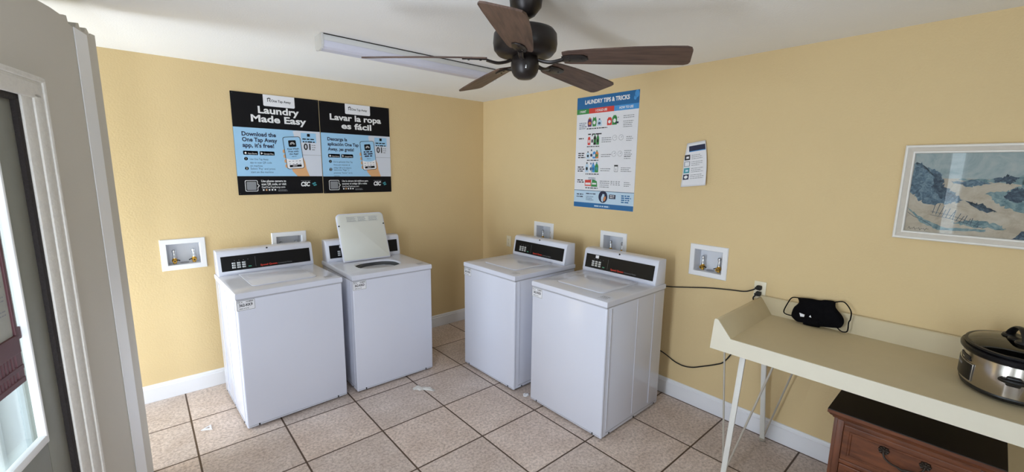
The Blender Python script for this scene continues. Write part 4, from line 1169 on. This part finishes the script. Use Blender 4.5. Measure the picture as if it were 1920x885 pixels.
b = MB(); b.lathe([(.985, .178), (.985, .184), (.90, .192), (.70, .203), (.40, .212), (.0, .216)], M_GLASSDARK, 64, CA, CB); ld = b.done('lid', ck, True)
b = MB(); b.lathe([(.93, .182), (.99, .179), (1.0, .183), (.985, .189), (.93, .190)], M_BLACKGL, 64, CA, CB); b.done('lid_band', ld, True)
b = MB(); b.lathe([(0, .210), (.030, .212), (.030, .219), (.022, .223), (0, .223)], M_BLACK, 24)
hp = spline([(-.062, 0, .222), (-.048, 0, .240), (-.022, 0, .258), (0, 0, .262), (.022, 0, .258), (.048, 0, .240), (.062, 0, .222)], 5)
b.tube(hp, [.016 - .004 * math.sin(PI * i / (len(hp) - 1)) for i in range(len(hp))], M_BLACK, 12, .5)
b.lathe([(0, .214), (.03, .214), (.026, .222), (0, .223)], M_BLACK, 18, c=(-.05, 0, 0)); b.lathe([(0, .214), (.03, .214), (.026, .222), (0, .223)], M_BLACK, 18, c=(.05, 0, 0))
h_ = b.done('lid_handle', ld, True); h_.rotation_euler = (0, 0, math.radians(20))
b = MB(); b.lathe([(.93, .150), (.925, .06), (.85, .035), (0, .035)], M_BLACKGL, 48, CA, CB); b.done('crock', ck, True)
def on_body(th, z, out): return ((CA * .985 + out) * math.cos(th), (CB * .985 + out) * math.sin(th), z)
def wrap(b, t0, t1, z0, z1, o, m, n=12, thick=.003):
    b.use(m)
    A = [[b.bm.verts.new(on_body(t0 + (t1 - t0) * k / n, z, oo)) for z, oo in ((z0, o - thick), (z0, o), (z1, o), (z1, o - thick))] for k in range(n + 1)]
    for P, Q in zip(A, A[1:]):
        for k in range(4): b.bm.faces.new((P[k], P[(k + 1) % 4], Q[(k + 1) % 4], Q[k]))
    b.bm.faces.new(A[0]); b.bm.faces.new(A[-1][::-1])
R_ = math.radians
b = MB(); wrap(b, R_(78), R_(133), .036, .108, .003, M_CHROME); cp = b.done('panel_bezel', ck, True)
b = MB(); wrap(b, R_(79.5), R_(131.5), .039, .105, .0045, M_BLACKGL); cp2 = b.done('control_panel', cp, True)
b = MB(); wrap(b, R_(98), R_(112), .085, .094, .0055, M_INKG, 6); b.done('indicator', cp)
b = MB(); wrap(b, R_(98), R_(124), .120, .132, .0012, M_INKB, 8); wrap(b, R_(112), R_(126), .113, .121, .0012, M_INKB, 5); b.done('badge', ck)
for s in (-1, 1):
    b = MB(); x = s * CA * .97
    b.tube(spline([(x, -.030, .098), (x + s * .008, -.026, .099), (x + s * .018, -.016, .100), (x + s * .020, 0, .100), (x + s * .018, .016, .100), (x + s * .008, .026, .099), (x, .030, .098)], 5), [.012] * 31, M_BLACK, 10, .8)
    b.box((min(x - s * .01, x + s * .018), -.020, .080), (max(x - s * .01, x + s * .014), .020, .116), M_BLACK, .006); b.done('side_handle', ck, True)

# ------------------------------------------------------------------ wooden nightstand under the table
NX0, NX1, NY0, NY1, NZ = -.612, -.135, -3.998, -3.448, .620
NO = Vector(((NX0 + NX1) / 2, (NY0 + NY1) / 2, 0))
ns = thing('nightstand', 'cherry wood nightstand with black top tucked under the folding table', 'nightstand', NO)
def nm(b, name, smooth=False, parent=None): return b.done(name, parent or ns, smooth, M=Matrix.Translation(-NO))
b = MB(); b.box((NX0, NY0, NZ - .004), (NX1, NY1, NZ), M_DKTOP, .001); nm(b, 'dark_top')
b = MB(); pr = [(0, NZ - .004), (0, NZ - .018), (.005, NZ - .022), (.010, NZ - .030), (.018, NZ - .036), (.020, NZ - .042)]
b.use(M_WOOD)
R2 = []
for d, z in pr: R2.append([b.bm.verts.new(q) for q in ((NX0 + d, NY0 + d, z), (NX1, NY0 + d, z), (NX1, NY1 - d, z), (NX0 + d, NY1 - d, z))])
for A, B in zip(R2, R2[1:]):
    for k in range(4): b.bm.faces.new((A[k], A[(k + 1) % 4], B[(k + 1) % 4], B[k]))
b.bm.faces.new(R2[0]); b.bm.faces.new(R2[-1][::-1]); nm(b, 'top_moulding')
fx = NX0 + .024
b = MB()
yl, yr = NY1 - .024, NY0 + .024
b.box((fx + .004, yl - .032, .04), (NX1, yl, NZ - .04), M_WOODV, .002); b.box((fx + .004, yr, .04), (NX1, yr + .032, NZ - .04), M_WOODV, .002)
for y in (yl - .026, yr + .026): b.box((fx - .001, y - .013, .06), (fx + .006, y + .013, NZ - .046), M_WOODV, .003)
b.box((NX1 - .012, yr, .04), (NX1, yl, NZ - .04), M_WOOD); b.box((fx + .03, yr, .06), (NX1, yl, .075), M_WOOD)
b.box((fx + .002, yr + .03, NZ - .066), (fx + .03, yl - .03, NZ - .040), M_WOOD, .002); b.box((fx + .002, yr + .03, .366), (fx + .03, yl - .03, .386), M_WOOD, .002); b.box((fx + .002, yr + .03, .04), (fx + .03, yl - .03, .09), M_WOOD, .002)
for y in (yl - .03, yr + .03):
    for x in (fx + .03, NX1 - .03): b.box((x - .022, y - .022, 0), (x + .022, y + .022, .05), M_WOODV, .004)
nm(b, 'carcass', True)
def drawer(z0, z1, m, name):
    y0, y1 = yr + .040, yl - .040
    b = MB(); b.box((fx + .0, y0, z0), (fx + .02, y1, z1), M_WOOD, .003)
    # sunk field with a bevelled step
    i1 = .028; i2 = .036
    b.use(M_WOOD); o1 = [(y0 + i1, z0 + i1), (y1 - i1, z0 + i1), (y1 - i1, z1 - i1), (y0 + i1, z1 - i1)]; o2 = [(y0 + i2, z0 + i2), (y1 - i2, z0 + i2), (y1 - i2, z1 - i2), (y0 + i2, z1 - i2)]
    bead = [(-.001, i1 - .006), (-.0045, i1 - .003), (-.0045, i1 + .003), (-.001, i1 + .006)]
    RR = [[b.bm.verts.new((fx + dx, y, z)) for y, z in ((y0 + d, z0 + d), (y1 - d, z0 + d), (y1 - d, z1 - d), (y0 + d, z1 - d))] for dx, d in bead]
    for A, B in zip(RR, RR[1:]):
        for k in range(4): b.bm.faces.new((A[k], A[(k + 1) % 4], B[(k + 1) % 4], B[k]))
    b.box((fx - .0008, y0 + i2 - .004, z0 + i2 - .004), (fx + .001, y1 - i2 + .004, z1 - i2 + .004), m)
    return nm(b, name)
d1 = drawer(.388, .556, M_WOOD, 'drawer'); d2 = drawer(.094, .364, M_OLIVE, 'lower_drawer')
def bail(yc, zc, parent):
    ya, yb = yc + .0655, yc - .0655
    b = MB()
    for y in (ya, yb):
        t = []
        for k in range(8):
            a = 2 * PI * k / 8; b.lathe([(0, .006), (.007, .003), (.008, 0)], M_IRON, 8, c=(0, 0, 0)) if 0 else None
            cy, cz = y + .0125 * math.cos(a), zc + .0125 * math.sin(a)
            b.tube([(fx - .001, cy, cz), (fx - .006, cy + .001 * math.cos(a), cz + .001 * math.sin(a)), (fx - .008, y + .006 * math.cos(a), zc + .006 * math.sin(a))], [.0075, .006, .002], M_IRON, 8)
        b.tube([(fx, y, zc), (fx - .012, y, zc), (fx - .015, y, zc)], [.008, .007, .003], M_IRON, 10)
    pts = spline([(fx - .012, ya, zc - .004), (fx - .020, ya - .006, zc - .022), (fx - .024, ya - .026, zc - .036), (fx - .025, yc + .014, zc - .041), (fx - .025, yc, zc - .046), (fx - .025, yc - .014, zc - .041), (fx - .024, yb + .026, zc - .036), (fx - .020, yb + .006, zc - .022), (fx - .012, yb, zc - .004)], 5)
    b.tube(pts, [.0042 + .0022 * math.exp(-((i - len(pts) / 2) / 4) ** 2) for i in range(len(pts))], M_IRON, 10)
    nm(b, 'bail_handle', True, parent)
bail(-3.7225, .508, d1); bail(-3.7225, .26, d2)

# ------------------------------------------------------------------ maroon sign hanging inside the door glass
hs = thing('hanging_sign', 'maroon plastic holder with a grey printed sheet hanging on the door glass', 'sign'); hs.matrix_world = MC
S0, S1, ZL, ZH = .932, 1.30, .985, 1.56
b = MB(); y0, y1 = -.0305, -.018
b.box((S0, y0, 1.135), (S0 + .014, y1, ZH), M_MAROON, .002); b.box((S1 - .014, y0, 1.135), (S1, y1, ZH), M_MAROON, .002); b.box((S0, y0, ZH - .014), (S1, y1, ZH), M_MAROON, .002)
b.box((S0, y0, 1.085), (S1, y1, 1.145), M_MAROON, .002); b.box((S0, y0, 1.030), (S1, y1, 1.044), M_MAROON, .001); b.box((S0, y0, ZL), (S1, y1, 1.004), M_MAROON, .002)
k = 0
s = S0
while s < S1 - .001:
    b.box((s, y0 + .002, 1.0), (s + (.03 if k == 0 else .0075), y1 - .002, 1.09), M_MAROON); s += .045 if k == 0 else .0165; k += 1
b.box((S0 - .022, y0 + .002, 1.125), (S0 + .002, y1 - .002, 1.165), M_MAROON, .003)
b.done('holder', hs)
b = MB(); b.box((S0 + .01, y0 + .003, 1.14), (S1 - .01, y0 + .006, ZH - .01), M_OLDPAPER); sh_ = b.done('printed_sheet', hs)
b = Flat(lambda u, v, l: (u, y0 + .006 + l * .0004, v))
for k in range(7): b.bars(S0 + .03, 1.50 - .045 * k, .22, 2, .012, M_INKG, 1, .004, ragged=.5, seed=k)
b.done('sheet_print', sh_)

# ------------------------------------------------------------------ litter on the floor
def scrap(name, label, cat, loc, pts, m, h=.012, rz=0):
    o = MB(); o.use(m); n = len(pts)
    A = [o.bm.verts.new((x, y, .0012)) for x, y in pts]; B = [o.bm.verts.new((x * .8 + .002 * math.sin(i), y * .8, h * (.6 + .4 * math.sin(i * 2.1)))) for i, (x, y) in enumerate(pts)]
    cx = sum(q[0] for q in pts) / n; cy = sum(q[1] for q in pts) / n; c = o.bm.verts.new((cx, cy, h * .7))
    for i in range(n): o.bm.faces.new((A[i], A[(i + 1) % n], B[(i + 1) % n], B[i])); o.bm.faces.new((B[i], B[(i + 1) % n], c))
    o.bm.faces.new(A[::-1]); q = o.done(name, None, True, angle=25); q.location = loc; q.rotation_euler = (0, 0, rz); return tag(q, label, cat)
M_LINT = mat('grey_white_cloth', (206, 202, 196), 0.9, var=0.1, vscale=60, bump=0.6, bscale=150)
scrap('rag_scrap', 'crumpled off-white rag scrap on the floor tiles in front of the open-lid washer', 'scrap', (-1.405, -1.085, 0),
      [(-.055, .055), (-.020, .062), (.005, .030), (.022, .010), (.060, -.045), (.068, -.080), (.048, -.090), (.028, -.060), (-.005, -.020), (-.030, -.015), (-.040, .012), (-.062, .025)], M_LINT, .016)
b = MB(); b.use(M_PAPER)
tri = [(-.030, -.024), (.034, -.020), (.000, .036)]; tin = [(x * .42, y * .42) for x, y in tri]
for dz in (0,):
    A = [b.bm.verts.new((x, y, .001)) for x, y in tri]; B = [b.bm.verts.new((x * .97, y * .97, .005)) for x, y in tri]; C2 = [b.bm.verts.new((x, y, .005)) for x, y in tin]; D2 = [b.bm.verts.new((x, y, .001)) for x, y in tin]
    for P, Q in ((A, B), (B, C2), (C2, D2)):
        for k in range(3): b.bm.faces.new((P[k], P[(k + 1) % 3], Q[(k + 1) % 3], Q[k]))
o = b.done('plastic_scrap'); o.location = (-2.715, -.640, 0); o.rotation_euler = (0, 0, -.55); tag(o, 'small white triangular plastic scrap on the floor in front of the leftmost washer', 'scrap')
scrap('paper_scrap', 'tiny white paper scrap on the floor between the two right-hand washers', 'scrap', (-.853, -1.672, 0), [(-.03, .0), (-.01, .025), (.02, .022), (.03, 0), (.012, -.018), (-.02, -.018)], M_PAPER, .014)

# ------------------------------------------------------------------ windows that let the daylight in
def window(name, M, w, z0, z1, mull):
    t = thing(name, 'x', 'x'); del t['label']; del t['category']; struct(t); t.matrix_world = M
    b = MB()
    for lo, hi in (((-w / 2, -.07, z0), (-w / 2 + .02, .02, z1)), ((w / 2 - .02, -.07, z0), (w / 2, .02, z1)), ((-w / 2, -.07, z0), (w / 2, .03, z0 + .05)), ((-w / 2, -.07, z1 - .05), (w / 2, .02, z1))): b.box(lo, hi, M_TRIM, .003)
    for k in range(1, mull): x = -w / 2 + w * k / mull; b.box((x - .02, -.06, z0), (x + .02, .0, z1), M_TRIM, .003)
    b.done('window_frame', t, True)
    b = MB(); b.box((-w / 2 + .02, -.040, z0 + .05), (w / 2 - .02, -.036, z1 - .05), M_GLASS); b.done('pane', t)
for k_, (a_, c_) in enumerate(WINS):
    MW = Matrix((DS, NS, Vector((0, 0, 1)))).transposed().to_4x4(); MW.translation = E0 + DS * (a_ + c_) / 2
    window('window_%d' % (1, 4, 5)[k_], MW, c_ - a_, .32, 2.20, 2 if k_ == 2 else 1)
window('window_2', Matrix(((1, 0, 0, -2.55), (0, 1, 0, YR), (0, 0, 1, 0), (0, 0, 0, 1))), .9, 1.0, 2.1, 1)  # unseen window added in the rear wall to carry the fill light
window('window_3', Matrix(((0, 1, 0, XL), (1, 0, 0, -.49), (0, 0, 1, 0), (0, 0, 0, 1))), .74, .15, 2.12, 1)
